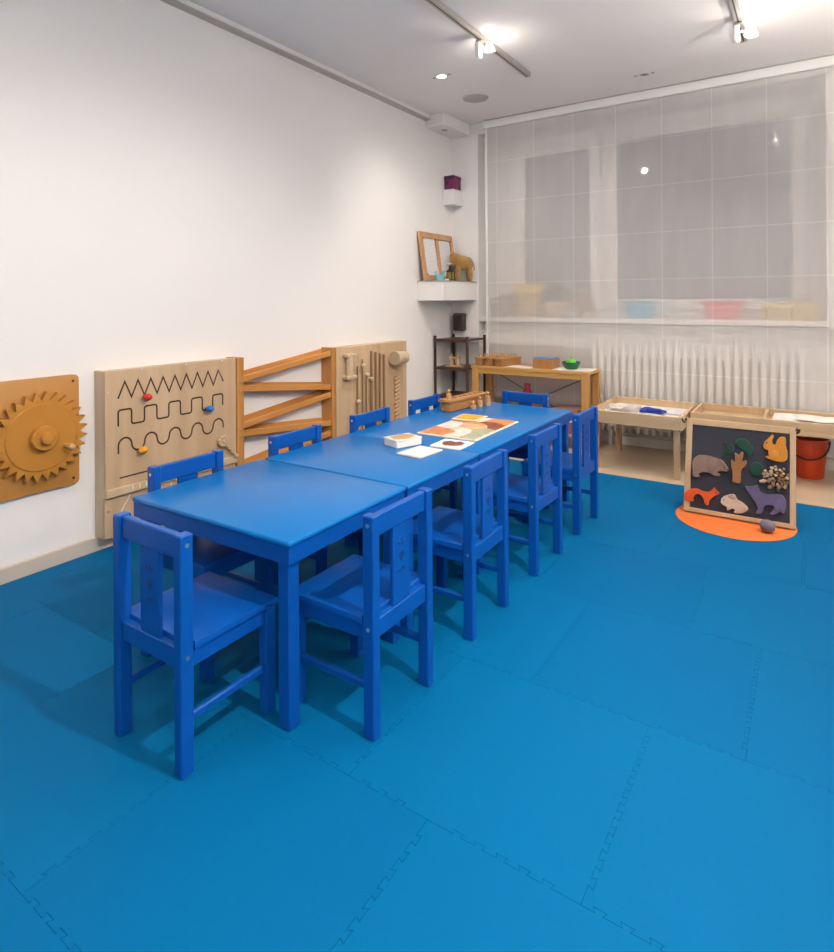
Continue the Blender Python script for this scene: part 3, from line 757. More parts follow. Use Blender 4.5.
MB().lathe([(0, 0), (.045, 0), (.060, .012), (.082, .050), (.084, .056), (.077, .056), (.055, .018), (0, .010)], n=28).build('bowl_body', plain('dark green', (0.005, 0.14, 0.06), .3), gb_)
ap = thing('green_ball', 'lime green round fruit in the dark green bowl', 'fruit', (-1.568, 4.535, bz + .0150))
MB().lathe([(0, .004), (.020, 0), (.036, .018), (.040, .038), (.032, .060), (.014, .068), (0, .062)], n=20).build('fruit_body', plain('lime green', (0.12, 0.62, 0.03), .35), ap)
MB().cyl((0, 0, .062), (.003, 0, .080), .003, .002, 6).build('stem', M_groove, ap)
# things on the lower board
pk = thing('pink_bottle', 'pink bottle on the lower board of the bench', 'bottle', (-1.945, 4.57, .1185))
pkm = plain('pink plastic', (0.45, 0.05, 0.09), .4)
MB().lathe([(0, 0), (.045, 0), (.05, .01), (.05, .24), (.04, .285), (.022, .305), (.022, .315), (0, .316)], n=20).build('bottle_body', pkm, pk)
MB().lathe([(.026, .3165), (.026, .342), (.022, .348), (0, .348)], n=16).build('cap', pkm, pk)
rb_ = thing('storage_box', 'brownish red box with a white band on the lower board of the bench', 'box', (-1.60, 4.55, .1185))
MB().b(-.10, .10, -.085, .085, 0, .155, .004).build('box_body', plain('dull red card', (0.28, 0.10, 0.07), .6), rb_)
MB().b(-.102, .102, -.087, .087, .090, .105, .001).build('band', M_paper, rb_); MB().b(-.104, .104, -.089, .089, .1555, .185, .004).build('lid', plain('dull pink card', (0.40, 0.20, 0.17), .6), rb_)

# ================================================================= RADIATOR + pipes + curtain
rd = thing('radiator', 'white ribbed column radiator below the window behind the sheer curtain', 'radiator', (-.74, 4.80, 0))
o3 = (-.74, 4.80, 0)
n_ = 26; rx0 = -1.49; st = (1.455) / n_
for k in range(n_):
    xx = rx0 + st * (k + .5)
    MB(o3).b(xx - .017, xx + .017, 4.765, 4.835, .11, .775, .012, 3).build('column', M_white, rd)
for zz_ in (.16, .72): MB(o3).cyl((rx0 - .01, 4.80, zz_), (rx0 + 1.465, 4.80, zz_), .022, n=14).build('header_pipe', M_white, rd)
for xx in (rx0 + .15, rx0 + 1.25): MB(o3).b(xx - .012, xx + .012, 4.79, UNDERY - .0005, .40, .43).build('bracket', M_white, rd)
for xx in (rx0 + .15, rx0 + 1.25): MB(o3).b(xx - .012, xx + .012, 4.785, 4.815, .0, .12).build('foot', M_white, rd)
tag(MB().cyl((-2.40, 4.8435, .088), (1.6, 4.8435, .088), .011, n=10).build('heating_pipe', M_white), 'white heating pipe running along the wall above the skirting', 'pipe')

CY = 4.725
cr = thing('curtain_rail', 'slim white curtain rail across the ceiling in front of the window', 'curtain rail', (-.5, CY, ZC - .07))
o3 = (-.5, CY, ZC - .07)
MB(o3).b(-2.40, WR - .02, CY - .012, CY + .012, ZC - .010, ZC - .0005).build('track', M_greytrim, cr)
MB(o3).b(-2.395, WR - .02, CY - .018, CY + .014, ZC - .075, ZC - .012, .003).build('rail_profile', M_white, cr)
MB(o3).b(-2.402, -2.394, CY - .022, CY + .018, ZC - .085, ZC - .006, .002).build('end_cap', M_white, cr)
ct = MB()
xs = [-2.385 + i * (1.75 + 2.385) / 120 for i in range(121)]; zs = [.30 + j * (ZC - .0765 - .30) / 40 for j in range(41)]
grid = [[ct.bm.verts.new((x, CY + (.006 * math.sin(x * 3.1 + .4) + .003 * math.sin(x * 8.7)) * (1 - .9 * (z / ZC) ** 3) + .002 * math.sin(z * 4 + x), z)) for x in xs] for z in zs]
for j in range(40):
    for i in range(120): ct.bm.faces.new((grid[j][i], grid[j][i + 1], grid[j + 1][i + 1], grid[j + 1][i]))
cu = thing('sheer_curtain', 'flat sheer white curtain with fold creases hanging before the window', 'curtain', (0, CY, 0))
ct.org = Vector((0, CY, 0)); ct.build('fabric', M_sheer, cu)
for nm, a in (('side_hem', (-2.386, -2.366, CY - .016, CY - .012, .30, ZC - .077)),):
    MB((0, CY, 0)).b(*a).build(nm, M_paper, cu)
# thin cord at the curtain edge
MB((0, CY, 0)).tube([(-2.388, CY - .012, 2.62), (-2.388, CY - .014, 1.9), (-2.372, CY - .020, 1.25), (-2.345, CY - .022, 1.05), (-2.350, CY - .02, .86)], .0022, 6).build('pull_cord', M_paper, cu)

# ================================================================= ON THE WINDOW SILL (behind the curtain)
SZ_ = .9955
M_wick = plain('pale wicker', (0.62, 0.44, 0.20), .7, var=.2, scale=60, bump=.8, bscale=90)
bk = thing('wicker_basket', 'pale wicker basket with a tall hoop handle on the window sill', 'basket', (-2.07, 4.90, SZ_))
MB().lathe([(0, 0), (.085, 0), (.095, .02), (.118, .27), (.122, .275), (.112, .275), (.088, .03), (0, .02)], n=24).build('basket_body', M_wick, bk)
MB().lathe([(.118, .205), (.130, .210), (.134, .285), (.126, .290), (.120, .275)], n=24).build('rim_band', plain('yellow wicker', (0.66, 0.47, 0.10), .7, var=.2, scale=60), bk)
MB().tube([(.118 * math.cos(a), 0, .28 + .29 * math.sin(a)) for a in [PI * k / 16 for k in range(17)]], .006, 6).build('handle', M_wick, bk)
M_dimtoy = plain('brown toy fur', (0.30, 0.20, 0.13), .9, var=.2, scale=30)
t_ = thing('plush_hedgehog', 'pale brown rounded plush toy beside the wicker basket on the sill', 'stuffed toy', (-1.815, 4.87, SZ_)); t_.scale = (.78, .9, .95)
blob('body', [((0, 0, .07), (.12, .07, .07)), ((-.05, 0, .10), (.06, .05, .055)), ((.09, 0, .09), (.05, .045, .045)), ((.13, 0, .08), (.03, .025, .025)),
     ((-.07, .03, .02), (.02, .02, .03)), ((-.07, -.03, .02), (.02, .02, .03)), ((.06, .03, .02), (.02, .02, .03)), ((.06, -.03, .02), (.02, .02, .03))], plain('pale brown fur', (0.50, 0.36, 0.24), .9, var=.2, scale=30), (0, 0, 0), .010, t_)
MB().sph((.158, 0, .082), .009).build('nose', M_dark, t_)
t_ = thing('toy_deer', 'brown toy animal with pale yellow horns on the window sill', 'toy', (-1.545, 4.87, SZ_))
blob('body', [((0, 0, .09), (.075, .04, .042)), ((-.065, 0, .13), (.028, .026, .05)), ((-.08, 0, .165), (.035, .024, .026)), ((-.05, .022, .04), (.014, .014, .045)), ((-.05, -.022, .04), (.014, .014, .045)),
     ((.055, .022, .04), (.014, .014, .045)), ((.055, -.022, .04), (.014, .014, .045))], M_dimtoy, (0, 0, 0), .008, t_)
for s in (-1, 1):
    MB().tube([(-.072, s * .012, .185), (-.060, s * .03, .215), (-.025, s * .04, .225), (.0, s * .045, .205)], [.012, .012, .010, .004], 8).build('horn', plain('pale yellow horn', (0.72, 0.62, 0.28), .5), t_)
t_ = thing('grey_toy_house', 'small grey brown house shaped block beside the basket on the sill', 'toy', (-2.330, 5.0, SZ_))
MB().b(-.08, .08, -.05, .05, 0, .15, .004).build('block', plain('brown grey', (0.30, 0.25, 0.21), .7), t_); MB().prism([(-.085, .150), (.085, .150), (0, .195)], (0, .055, 0), (1, 0, 0), (0, 0, 1), .11).build('roof', M_dimtoy, t_)
def bowl(name, label, cat, x, col, r, h, n=28):
    t = thing(name, label, cat, (x, 4.88, SZ_))
    MB().lathe([(0, 0), (r * .74, 0), (r * .80, .008), (r * .97, h - .008), (r * 1.04, h - .006), (r * 1.04, h), (r * .93, h), (r * .76, .014), (0, .010)], n=n).build('tub_body', plain(col[0], col[1], .35), t)
    for s in (-1, 1): MB().box((s * r * 1.05, 0, h - .012), (.02, .06, .012), .004).build('grip', plain(col[0], col[1], .35), t)
bowl('plastic_tub', 'blue plastic tub on the window sill', 'bowl', -1.13, ('tub blue', (0.02, 0.42, 0.66)), .125, .135)
bowl('plastic_tub', 'pink red plastic tub on the window sill', 'bowl', -.555, ('tub pink', (0.75, 0.10, 0.13)), .135, .135)
yt = thing('yellow_tray', 'yellow slatted basket full of small things on the window sill', 'basket', (-.14, 4.88, SZ_))
ym = plain('pale yellow plastic', (0.68, 0.50, 0.17), .5)
MB().b(-.15, .15, -.10, .10, 0, .01, .003).build('base', ym, yt)
for s in (-1, 1):
    MB().b(-.165, .165, s * .105, s * .112, .085, .115, .002).build('rim', ym, yt); MB().b(s * .158, s * .165, -.105, .105, .0, .115, .002).build('end_wall', ym, yt)
    for k in range(9): MB().b(-.155 + k * .036, -.155 + k * .036 + .022, s * .104, s * .110, .0, .090, .001).build('slat', ym, yt)
for i, (dx, dy, rr, lab, cc) in enumerate(((-.075, .0, .055, 'dull purple ball in the yellow slatted basket', (0.30, 0.20, 0.24)), (.06, .02, .062, 'dull red ball in the yellow slatted basket', (0.42, 0.16, 0.16)))):
    q = MB().sph((0, 0, rr), rr, u=18, v=12); q.tube([(rr * 1.0 * math.cos(a), rr * 1.0 * math.sin(a), rr) for a in [k * PI / 10 for k in range(20)]], .002, 5, True)
    tag(q.build('toy_ball', plain('ball %d' % i, cc, .5)), lab, 'ball').location = (-.14 + dx, 4.88 + dy, SZ_ + .0105)

# ================================================================= TRAY TABLES
def tray(name, label, x0, x1, y0, y1, H, inner):
    cx, cy = (x0 + x1) / 2, (y0 + y1) / 2
    t = thing(name, label, 'table', (cx, cy, 0)); o = (cx, cy, 0)
    rh = .085
    MB(o).b(x0, x1, y0, y0 + .018, H - rh, H, .003).build('rim_board', M_tray, t); MB(o).b(x0, x1, y1 - .018, y1, H - rh, H, .003).build('rim_board', M_tray, t)
    MB(o).b(x0, x0 + .018, y0 + .018, y1 - .018, H - rh, H, .003).build('rim_board', M_tray, t); MB(o).b(x1 - .018, x1, y0 + .018, y1 - .018, H - rh, H, .003).build('rim_board', M_tray, t)
    MB(o).b(x0 + .018, x1 - .018, y0 + .018, y1 - .018, H - .062, H - .05).build('tray_bottom', inner, t)
    for xx in (x0 + .019, x1 - .054):
        for yy in (y0 + .019, y1 - .054):
            MB(o).b(xx, xx + .035, yy, yy + .035, 0, H - .062, .003).build('leg', M_trayz, t)
    for xx in (x0 + .03, x1 - .03):
        MB(o).cyl((xx, y0 - .0012, H - .045), (xx, y0 + .001, H - .045), .005, n=10).build('screw', M_screw, t)
    return t
tray('tray_table', 'square pale wooden tray table with scissors and clear tub', -1.275, -.690, 4.045, 4.69, .402, M_paper)
tray('tray_table', 'long pale wooden tray table behind the felt animal board', -.676, .62, 4.262, 4.69, .405, M_tray)
TB = .3525
# content of the square tray
ctb = thing('clear_tub', 'clear plastic tub of small pieces in the square tray table', 'tub', (-1.09, 4.20, TB))
MB().lathe([(0, 0), (.095, 0), (.115, .06), (.118, .06), (.118, .064), (.110, .064), (.090, .004), (0, .004)], n=28, axis=Matrix.Scale(1, 3)).build('tub_wall', M_clear, ctb)
for k in range(26):
    a = random.random() * 2 * PI; r = .075 * math.sqrt(random.random()); z = .010 + .032 * random.random()
    MB().box((r * math.cos(a), r * math.sin(a), z), (.022, .018, .012), .003, Z(random.random() * 180) @ X(random.random() * 60)).build('small_piece', plain('piece %d' % (k % 3), ((.42, .34, .30), (.55, .50, .46), (.30, .22, .24))[k % 3], .6), ctb)
pp = tag(MB().box((0, 0, .001), (.26, .36, .002), 0, Z(-8)).build('paper_sheet', M_text, smooth=False), 'printed paper sheet at the window side of the square tray', 'paper'); pp.location = (-.885, 4.46, TB + .0005)
sc = thing('blue_scissors', 'pair of blue handled scissors lying open in the square tray', 'scissors', (-.90, 4.36, TB + .0030), math.radians(-22)); sc.scale = (1.2, 1.2, 1.5)
bs = plain('cobalt plastic', (0.005, 0.03, 0.32), .35)
for s in (-1, 1):
    MB().tube([(-.03 + .022 * math.cos(a) - .05, s * .026 + .018 * math.sin(a), .010) for a in [k * 2 * PI / 14 for k in range(14)]], .0085, 8, True).build('finger_loop', bs, sc)
    MB().tube([(-.060, s * .020, .011), (.01, -s * .004, .012), (.05, -s * .012, .012)], [.010, .012, .006], 8).build('handle_arm', bs, sc)
    MB().prism([(.03, -s * .005), (.14, -s * .022), (.04, -s * .020)], (0, 0, .008 + .002 * s), (1, 0, 0), (0, 1, 0), .002).build('blade', M_screw, sc)
gl_ = thing('glue_stick', 'white and pink stick beside the blue scissors in the square tray', 'stick', (-.775, 4.20, TB))
MB().cyl((-.045, 0, .014), (.035, .02, .014), .013, n=14).build('barrel', M_paper, gl_); MB().cyl((.035, .02, .014), (.06, .026, .014), .0125, n=14).build('cap', plain('pink cap', (.60, .30, .27), .5), gl_)
# content of the long tray: divider and white sheets
dv = tag(MB().b(-.010, .010, -.195, .195, 0, .042, .002).build('tray_divider', M_tray), 'thin wooden divider board standing across the long tray', 'board'); dv.location = (-.262, 4.476, TB + .0035)
for i, (x, y, rz, w_, d_, lab) in enumerate(((-.02, 4.50, 4, .40, .30, 'large white paper sheet flat in the long tray beside the divider'), (.06, 4.47, -10, .30, .22, 'smaller white paper sheet lying askew on the large one in the long tray'))):
    q = MB(); N1 = 8
    A = [[q.bm.verts.new(((i2 / N1 - .5) * w_, (j2 / N1 - .5) * d_, .030 + .010 * i + .003 * math.sin(i2 * 1.1 + j2 * .7 + i))) for i2 in range(N1 + 1)] for j2 in range(N1 + 1)]
    for j2 in range(N1):
        for i2 in range(N1): q.bm.faces.new((A[j2][i2], A[j2][i2 + 1], A[j2 + 1][i2 + 1], A[j2 + 1][i2]))
    r_ = bmesh.ops.extrude_face_region(q.bm, geom=list(q.bm.faces))
    for v in r_['geom']:
        if isinstance(v, bmesh.types.BMVert): v.co.z = 0.0 if i == 0 else v.co.z - .0008
    tag(q.build('paper_sheet', M_paper), lab, 'paper').location = (x, y, .3556 + (.003 if i else 0))

# ================================================================= BUCKET
bu = thing('orange_bucket', 'orange red plastic bucket under the long tray table', 'bucket', (-.030, 4.600, 0)); bu.scale = (.9, .85, .98)
M_buck = plain('orange red plastic', (0.62, 0.055, 0.012), .35)
MB().lathe([(0, 0), (.085, 0), (.090, .006), (.118, .245), (.126, .247), (.127, .256), (.114, .256), (.086, .012), (0, .010)], n=32).build('bucket_body', M_buck, bu)
MB().tube([(.124 * math.cos(a), -.124 * abs(math.sin(a)) * .97 - .012, .235 - .100 * math.sin(a)) for a in [PI * k / 20 for k in range(21)]], .0055, 8).build('handle', M_dark, bu)
for s in (-1, 1): MB().cyl((s * .116, 0, .235), (s * .132, 0, .235), .012, n=12).build('handle_lug', M_buck, bu)

# ================================================================= FELT BOARD EASEL
EX0, EX1 = -.582, -.076
B0 = Vector((0, 3.440, FZ + .0105)); T0 = Vector((0, 3.560, .496))
eu = Vector((1, 0, 0)); ev = (T0 - B0).normalized(); en = eu.cross(ev)          # en points to the camera side (-y, up)
EL = (T0 - B0).length
es_ = thing('felt_board_easel', 'wooden folding easel with charcoal felt board covered in felt animals', 'easel', (-.33, 3.56, FZ))
o3 = (-.33, 3.56, FZ)
def EP(u, v, d=0.0): return B0 + eu * u + ev * v + en * d
def ebar(u0, u1, v0, v1, d0, d1, name, mat, par, bev=.002):
    q = MB(o3); q.prism([(u0, v0), (u1, v0), (u1, v1), (u0, v1)], EP(0, 0, d0), eu, ev, d1 - d0, bev, 1); return q.build(name, mat, par)
M_ew = wood('easel wood', (0.50, 0.33, 0.17), (0.61, 0.43, 0.25), 'Z', 12, .5)
M_ewx = wood('easel wood rail', (0.50, 0.33, 0.17), (0.61, 0.43, 0.25), 'X', 12, .5)
ebar(EX0, EX0 + .030, 0, EL, -.022, 0, 'stile', M_ew, es_); ebar(EX1 - .026, EX1, 0, EL, -.022, 0, 'stile', M_ew, es_)
ebar(EX0 + .030, EX1 - .026, EL - .034, EL, -.022, 0, 'top_rail', M_ewx, es_); ebar(EX0 + .030, EX1 - .026, 0, .022, -.022, .004, 'bottom_rail', M_ewx, es_)
ebar(EX0 + .028, EX1 - .024, .020, EL - .032, -.016, -.006, 'felt_panel', M_felt, es_)
# rear frame
for xx in (EX0 + .003, EX1 - .025):
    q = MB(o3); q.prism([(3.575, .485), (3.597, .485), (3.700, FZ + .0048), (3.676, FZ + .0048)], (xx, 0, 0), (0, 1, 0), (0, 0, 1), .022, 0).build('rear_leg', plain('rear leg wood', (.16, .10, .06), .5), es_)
MB(o3).b(EX0 + .026, EX1 - .026, 3.655, 3.670, .08, .11, .002).build('rear_rail', M_ewx, es_)
for xx in (EX0 - .004, EX1 + .004):
    MB(o3).tube([(xx, 3.545, .487), (xx, 3.585, .487)], .006, 8).build('hinge_pin', M_dark, es_)
    s_ = -1 if xx < -.3 else 1
    MB(o3).tube([(xx, 3.532, .474), (xx + s_ * .010, 3.520, .486), (xx + s_ * .012, 3.515, .497)], .005, 8).build('peg', M_dark, es_)

PP = EP(0, 0, -.006)
def felt(pts, kx, ky, ks, name, label, cat, col, depth=.016, bev=.005, group=None, extra=None, lift=.0006):
    P = []
    for a, b_ in pts:
        p = on_plane(kx + a / ks, ky + b_ / ks, PP + en * depth * .5, en); d = p - PP; P.append((d.dot(eu), d.dot(ev)))
    cx_ = sum(p[0] for p in P) / len(P); cy_ = sum(p[1] for p in P) / len(P)
    # smooth the outline a little (one Chaikin pass)
    Q = []
    for i in range(len(P)):
        a, b_ = Vector(P[i]), Vector(P[(i + 1) % len(P)]); Q += [tuple(a * .78 + b_ * .22), tuple(a * .22 + b_ * .78)]
    base = PP + eu * cx_ + ev * cy_ + en * lift
    q = MB(base)
    q.prism(Q, PP + en * lift, eu, ev, depth, bev, 3)
    mt_ = col if not isinstance(col, tuple) else plain(label[:24], col, .9, var=.14, scale=30, bump=.25, bscale=180, sheen=.3)
    if extra:
        t = thing(name, label, cat, base, 0, group); q.build(name + '_body', mt_, t)
        for nm, ps, c2, dd in extra:
            R = []
            for a, b_ in ps:
                p = on_plane(kx + a / ks, ky + b_ / ks, PP + en * depth, en); d = p - PP; R.append((d.dot(eu), d.dot(ev)))
            MB(base).prism(R, PP + en * (depth + lift - .0003), eu, ev, dd, dd * .4, 2).build(nm, plain(nm + str(c2), c2, .8), t)
        return t
    o = q.build(name, mt_, None, at=base)
    o['kind'] = 'thing'
    return tag(o, label, cat, group)
def dot(x, y, r, n=8): return [(x + r * math.cos(2 * PI * k / n), y + r * math.sin(2 * PI * k / n)) for k in range(n)]
K3 = (680, 420, 9.525); K4 = (740, 430, 9.51)
felt([(118, 400), (135, 360), (180, 333), (240, 330), (300, 345), (360, 365), (405, 385), (440, 430), (462, 470), (450, 490), (420, 488), (385, 478), (360, 485), (345, 500), (385, 515), (375, 535), (330, 535), (295, 515), (275, 490), (230, 495), (190, 495), (170, 515), (190, 530), (185, 548), (135, 545), (120, 520), (128, 470), (118, 440)],
     *K3, 'felt_bear', 'brown felt bear on the charcoal board', 'felt animal', (0.25, 0.155, 0.115), .022, .008,
     extra=[('eye', dot(425, 452, 7), (.02, .015, .01), .003), ('nose', dot(456, 474, 10), (.12, .08, .08), .005), ('shoulder_patch', [(270, 400), (300, 360), (350, 372), (360, 420), (330, 470), (300, 500), (275, 470)], (0.28, 0.18, 0.14), .003)])
felt([(40, 700), (70, 665), (130, 648), (180, 655), (215, 680), (270, 690), (310, 670), (330, 635), (345, 670), (382, 695), (370, 712), (335, 715), (310, 740), (275, 765), (278, 810), (255, 815), (235, 795), (235, 750), (205, 705), (165, 695), (140, 710), (125, 740), (135, 770), (100, 778), (60, 765), (40, 735)],
     *K3, 'felt_fox', 'bright orange felt fox on the board with bushy tail', 'felt animal', (0.66, 0.085, 0.01), .014, .005, lift=.0068,
     extra=[('eye', dot(345, 690, 5), (.02, .01, .01), .003), ('nose', dot(380, 698, 6), (.05, .02, .02), .003)])
felt([(388, 775), (410, 745), (450, 728), (500, 718), (528, 730), (540, 775), (580, 790), (620, 820), (652, 855), (640, 885), (590, 905), (520, 905), (510, 890), (540, 870), (500, 845), (480, 870), (450, 878), (445, 860), (460, 840), (420, 828), (395, 815), (398, 795)],
     680, 418.4, 9.525, 'felt_rabbit', 'cream felt rabbit crouching on the charcoal board', 'felt animal', (0.56, 0.45, 0.33), .018, .007,
     extra=[('ear', [(450, 735), (500, 720), (530, 735), (538, 770), (505, 770), (470, 755)], (0.42, 0.33, 0.25), .004), ('eye', dot(418, 775, 6), (.05, .03, .03), .003), ('tail', dot(634, 862, 16), (0.62, 0.52, 0.40), .008)])
felt([(495, 600), (505, 540), (500, 460), (485, 420), (490, 370), (510, 395), (530, 410), (525, 340), (515, 310), (545, 320), (560, 345), (590, 300), (605, 310), (600, 350), (585, 400), (610, 395), (630, 380), (640, 410), (620, 445), (585, 460), (578, 520), (580, 605)],
     *K3, 'felt_tree_trunk', 'brown felt tree trunk with branches on the board', 'felt tree', (0.32, 0.14, 0.045), .016, .005)
GR = (0.004, 0.052, 0.03)
felt([(525, 215), (560, 175), (620, 178), (655, 210), (660, 240), (700, 260), (705, 310), (680, 350), (650, 360), (640, 320), (615, 280), (570, 270), (535, 250)], *K3, 'felt_foliage', 'large dark green felt leaf crown over the felt trunk', 'felt leaves', GR, .010, .003)
felt([(420, 195), (460, 225), (500, 235), (512, 275), (490, 310), (455, 320), (430, 365), (405, 340), (415, 300), (450, 280), (455, 245)], *K3, 'felt_foliage', 'dark green felt leaf spray between bear and felt trunk', 'felt leaves', GR, .010, .003)
felt([(90, 370), (110, 320), (160, 300), (200, 325), (225, 380), (205, 425), (160, 445), (110, 430)], *K4, 'felt_bush', 'round dark green felt bush between trunk and pine cone hedgehog', 'felt leaves', GR, .010, .003)
felt([(220, 165), (230, 115), (265, 85), (290, 60), (310, 40), (325, 60), (300, 95), (310, 140), (345, 145), (350, 100), (380, 65), (430, 65), (440, 105), (430, 150), (455, 210), (450, 280), (410, 310), (330, 295), (235, 260), (250, 245), (290, 250), (265, 225), (280, 190), (245, 190)],
     *K4, 'felt_squirrel', 'golden orange felt squirrel with curled tail on the board', 'felt animal', (0.62, 0.24, 0.02), .018, .006,
     extra=[('eye', dot(255, 120, 7), (.03, .015, .01), .003), ('thigh_patch', [(285, 215), (330, 190), (370, 210), (365, 265), (320, 280), (285, 255)], (0.64, 0.26, 0.03), .004)])
felt([(45, 530), (100, 540), (165, 520), (170, 545), (200, 600), (270, 615), (350, 610), (410, 620), (440, 690), (435, 740), (420, 795), (395, 795), (395, 760), (365, 790), (310, 812), (280, 795), (320, 770), (330, 720), (250, 705), (225, 730), (220, 775), (195, 800), (150, 795), (155, 775), (180, 755), (165, 710), (120, 650), (90, 600), (60, 560)],
     *K4, 'felt_wolf', 'purple grey felt wolf standing on the board', 'felt animal', (0.115, 0.095, 0.19), .020, .007,
     extra=[('eye', dot(105, 555, 6), (.02, .01, .02), .003), ('hind_patch', [(330, 690), (370, 650), (405, 670), (400, 730), (360, 770), (335, 740)], (0.125, 0.105, 0.205), .004)])
# pine cone hedgehog: a mound with rows of raised scales
hc = on_plane(740 + 345 / 9.51, 430 + 462 / 9.51, PP, en)
hg = thing('pine_cone_hedgehog', 'hedgehog made of a spread pine cone on the charcoal board', 'felt animal', hc)
du = .058; q = MB()
Rn = Matrix((eu, ev, en)).transposed()
q.lathe([(0, .016), (du * .35, .014), (du * .65, .009), (du * .85, .003), (du * .86, .0006), (0, .0006)], (0, 0, 0), 18, Rn)
q.build('cone_core', plain('cone core', (0.06, 0.028, 0.016), .9), hg)
k = 0
for ringr, cnt in ((.010, 5), (.022, 9), (.035, 13), (.047, 17)):
    for i in range(cnt):
        a = 2 * PI * i / cnt + ringr * 60 + random.uniform(-.18, .18); rr = ringr * random.uniform(.88, 1.1)
        c_ = eu * (rr * math.cos(a)) + ev * (rr * math.sin(a)) + en * (.016 - .012 * (ringr / .056) ** 2)
        ang = a + random.uniform(-.7, .7)
        tip = c_ + (eu * math.cos(ang) + ev * math.sin(ang)) * random.uniform(.006, .012) + en * random.uniform(.005, .011)
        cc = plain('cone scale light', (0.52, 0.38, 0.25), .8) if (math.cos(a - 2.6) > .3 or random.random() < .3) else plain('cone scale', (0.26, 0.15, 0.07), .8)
        MB().cyl(c_ - en * .002, tip, .0040, random.uniform(.006, .010), 6).build('cone_scale', cc, hg); k += 1
MB().tube([eu * (-.050) - ev * .02 + en * .008, eu * (-.072) - ev * .026 + en * .012], [.012, .006], 8).build('snout', plain('snout', (0.50, 0.36, 0.27), .8), hg)
# ball on the floor in front and orange disc
dc = MB().lathe([(0, 0), (.272, 0), (.275, .002), (.272, .004), (0, .004)], n=64)
tag(dc.build('round_mat', M_orange), 'round flat orange foam mat under the felt board easel', 'mat').location = (-.345, 3.455, FZ + .0003)
bl = thing('felt_ball', 'small grey purple felt ball before the easel on the orange mat', 'ball', (-.190, 3.345, FZ + .0048))
MB().sph((0, 0, .031), .0315, (1.08, 1, .95), None, 18, 12).build('ball_body', plain('grey purple felt', (0.20, 0.17, 0.21), .9, var=.2, scale=30, bump=.4, bscale=120), bl)
MB().tube([(.0325 * math.cos(a), .006, .031 + .0295 * math.sin(a)) for a in [k * PI / 12 for k in range(24)]], .0013, 5, True).build('seam', plain('ball seam', (.09, .075, .10), .9), bl)

# ================================================================= ON THE TABLES
TT = .5225
cb = thing('long_cylinder_block', 'long reddish wooden cylinder block on the blue table with one knob', 'toy', (-1.705, 3.075, TT), math.radians(-6))
MB().b(-.032, .032, -.180, .180, 0, .052, .003).build('block', M_block, cb)
MB().b(-.044, .044, -.195, .195, .052, .068, .003).build('block_top', M_block, cb)
for k in range(6): MB().cyl((0, -.09 + k * .05, .0675), (0, -.09 + k * .05, .0686), .011 + .0012 * k, n=16).build('socket', M_groove, cb)
def knobbed(label, x, y, r, h, z=TT):
    t = thing('knobbed_cylinder', label, 'toy', (x, y, z), 0, 'loose knobbed cylinders')
    MB().lathe([(0, 0), (r, 0), (r, h - .002), (r - .002, h), (0, h)], n=20).build('cylinder_body', M_peg, t)
    MB().lathe([(.004, h), (.004, h + .006), (.009, h + .012), (.010, h + .017), (.006, h + .024), (0, h + .025)], n=14).build('knob', M_peg, t)
knobbed('knobbed wooden cylinder standing on top of the long block', -1.722, 2.93, .014, .030, TT + .0685)
knobbed('shortest knobbed wooden cylinder on the table beside the long block', -1.645, 3.075, .017, .018)
knobbed('middle sized knobbed wooden cylinder on the table beside the long block', -1.632, 3.135, .017, .036)
knobbed('tallest knobbed wooden cylinder on the table beside the long block', -1.612, 3.195, .016, .058)

# wooden picture puzzle
pz = thing('picture_puzzle', 'wooden picture puzzle board in orange, white and brown on the table', 'puzzle', (-1.405, 2.59, TT), math.radians(1.0))
pw, pl_ = .155, .240
MB().b(-pw, pw, -pl_, pl_, 0, .006, .001).build('board', M_cream, pz)
cols = {'orange': (0.62, 0.23, 0.08), 'peach': (0.66, 0.38, 0.20), 'white': (0.72, 0.66, 0.58), 'red brown': (0.26, 0.055, 0.025), 'yellow': (0.70, 0.36, 0.02), 'green white': (0.38, 0.38, 0.26), 'brown': (0.36, 0.15, 0.07)}
def piece(c, pts, z=.006, h=.004):
    o = MB().prism(pts, (0, 0, z), (1, 0, 0), (0, 1, 0), h, .001, 1).build('puzzle_piece', plain('puzzle ' + c, cols[c], .45, var=.5, scale=28), pz); o['label'] = c + ' puzzle piece'
e = .012
piece('orange', [(-pw + e, -pl_ + e), (-.02, -pl_ + e), (.0, -.15), (-.05, -.10), (-pw + e, -.08)])
piece('white', [(-.015, -pl_ + e), (.06, -pl_ + e), (.07, -.14), (.035, -.06), (-.045, -.03), (-.045, -.095), (.005, -.148)])
piece('green white', [(.065, -pl_ + e), (pw - e, -pl_ + e), (pw - e, -.02), (.09, .0), (.045, -.055), (.075, -.14)])
piece('white', [(-pw + e, -.075), (-.05, -.095), (-.05, -.025), (-.07, .06), (-pw + e, .07)])
piece('peach', [(-.045, -.025), (.035, -.055), (.085, .005), (.06, .06), (-.065, .065)])
piece('red brown', [(.09, .005), (pw - e, -.015), (pw - e, .09), (.06, .14), (.0, .11), (.065, .065)])
piece('orange', [(-.065, .070), (.058, .068), (-.005, .11), (.055, .145), (pw - e, .10), (pw - e, pl_ - e), (.02, pl_ - e), (.01, .115)])
piece('brown', [(-pw + e, .075), (-.07, .07), (-.01, .10), (-.02, .115), (-pw + e, .115)])
yc_ = thing('picture_card', 'cream framed card with a yellow middle on the puzzle corner by the long block', 'card', (-1.500, 2.765, TT + .0105), math.radians(4))
MB().b(-.070, .070, -.075, .075, 0, .004, .001).build('card_base', M_cream, yc_); MB().b(-.056, .056, -.062, .062, .0041, .0055).build('picture', plain('card yellow', (0.70, 0.36, 0.015), .5), yc_)
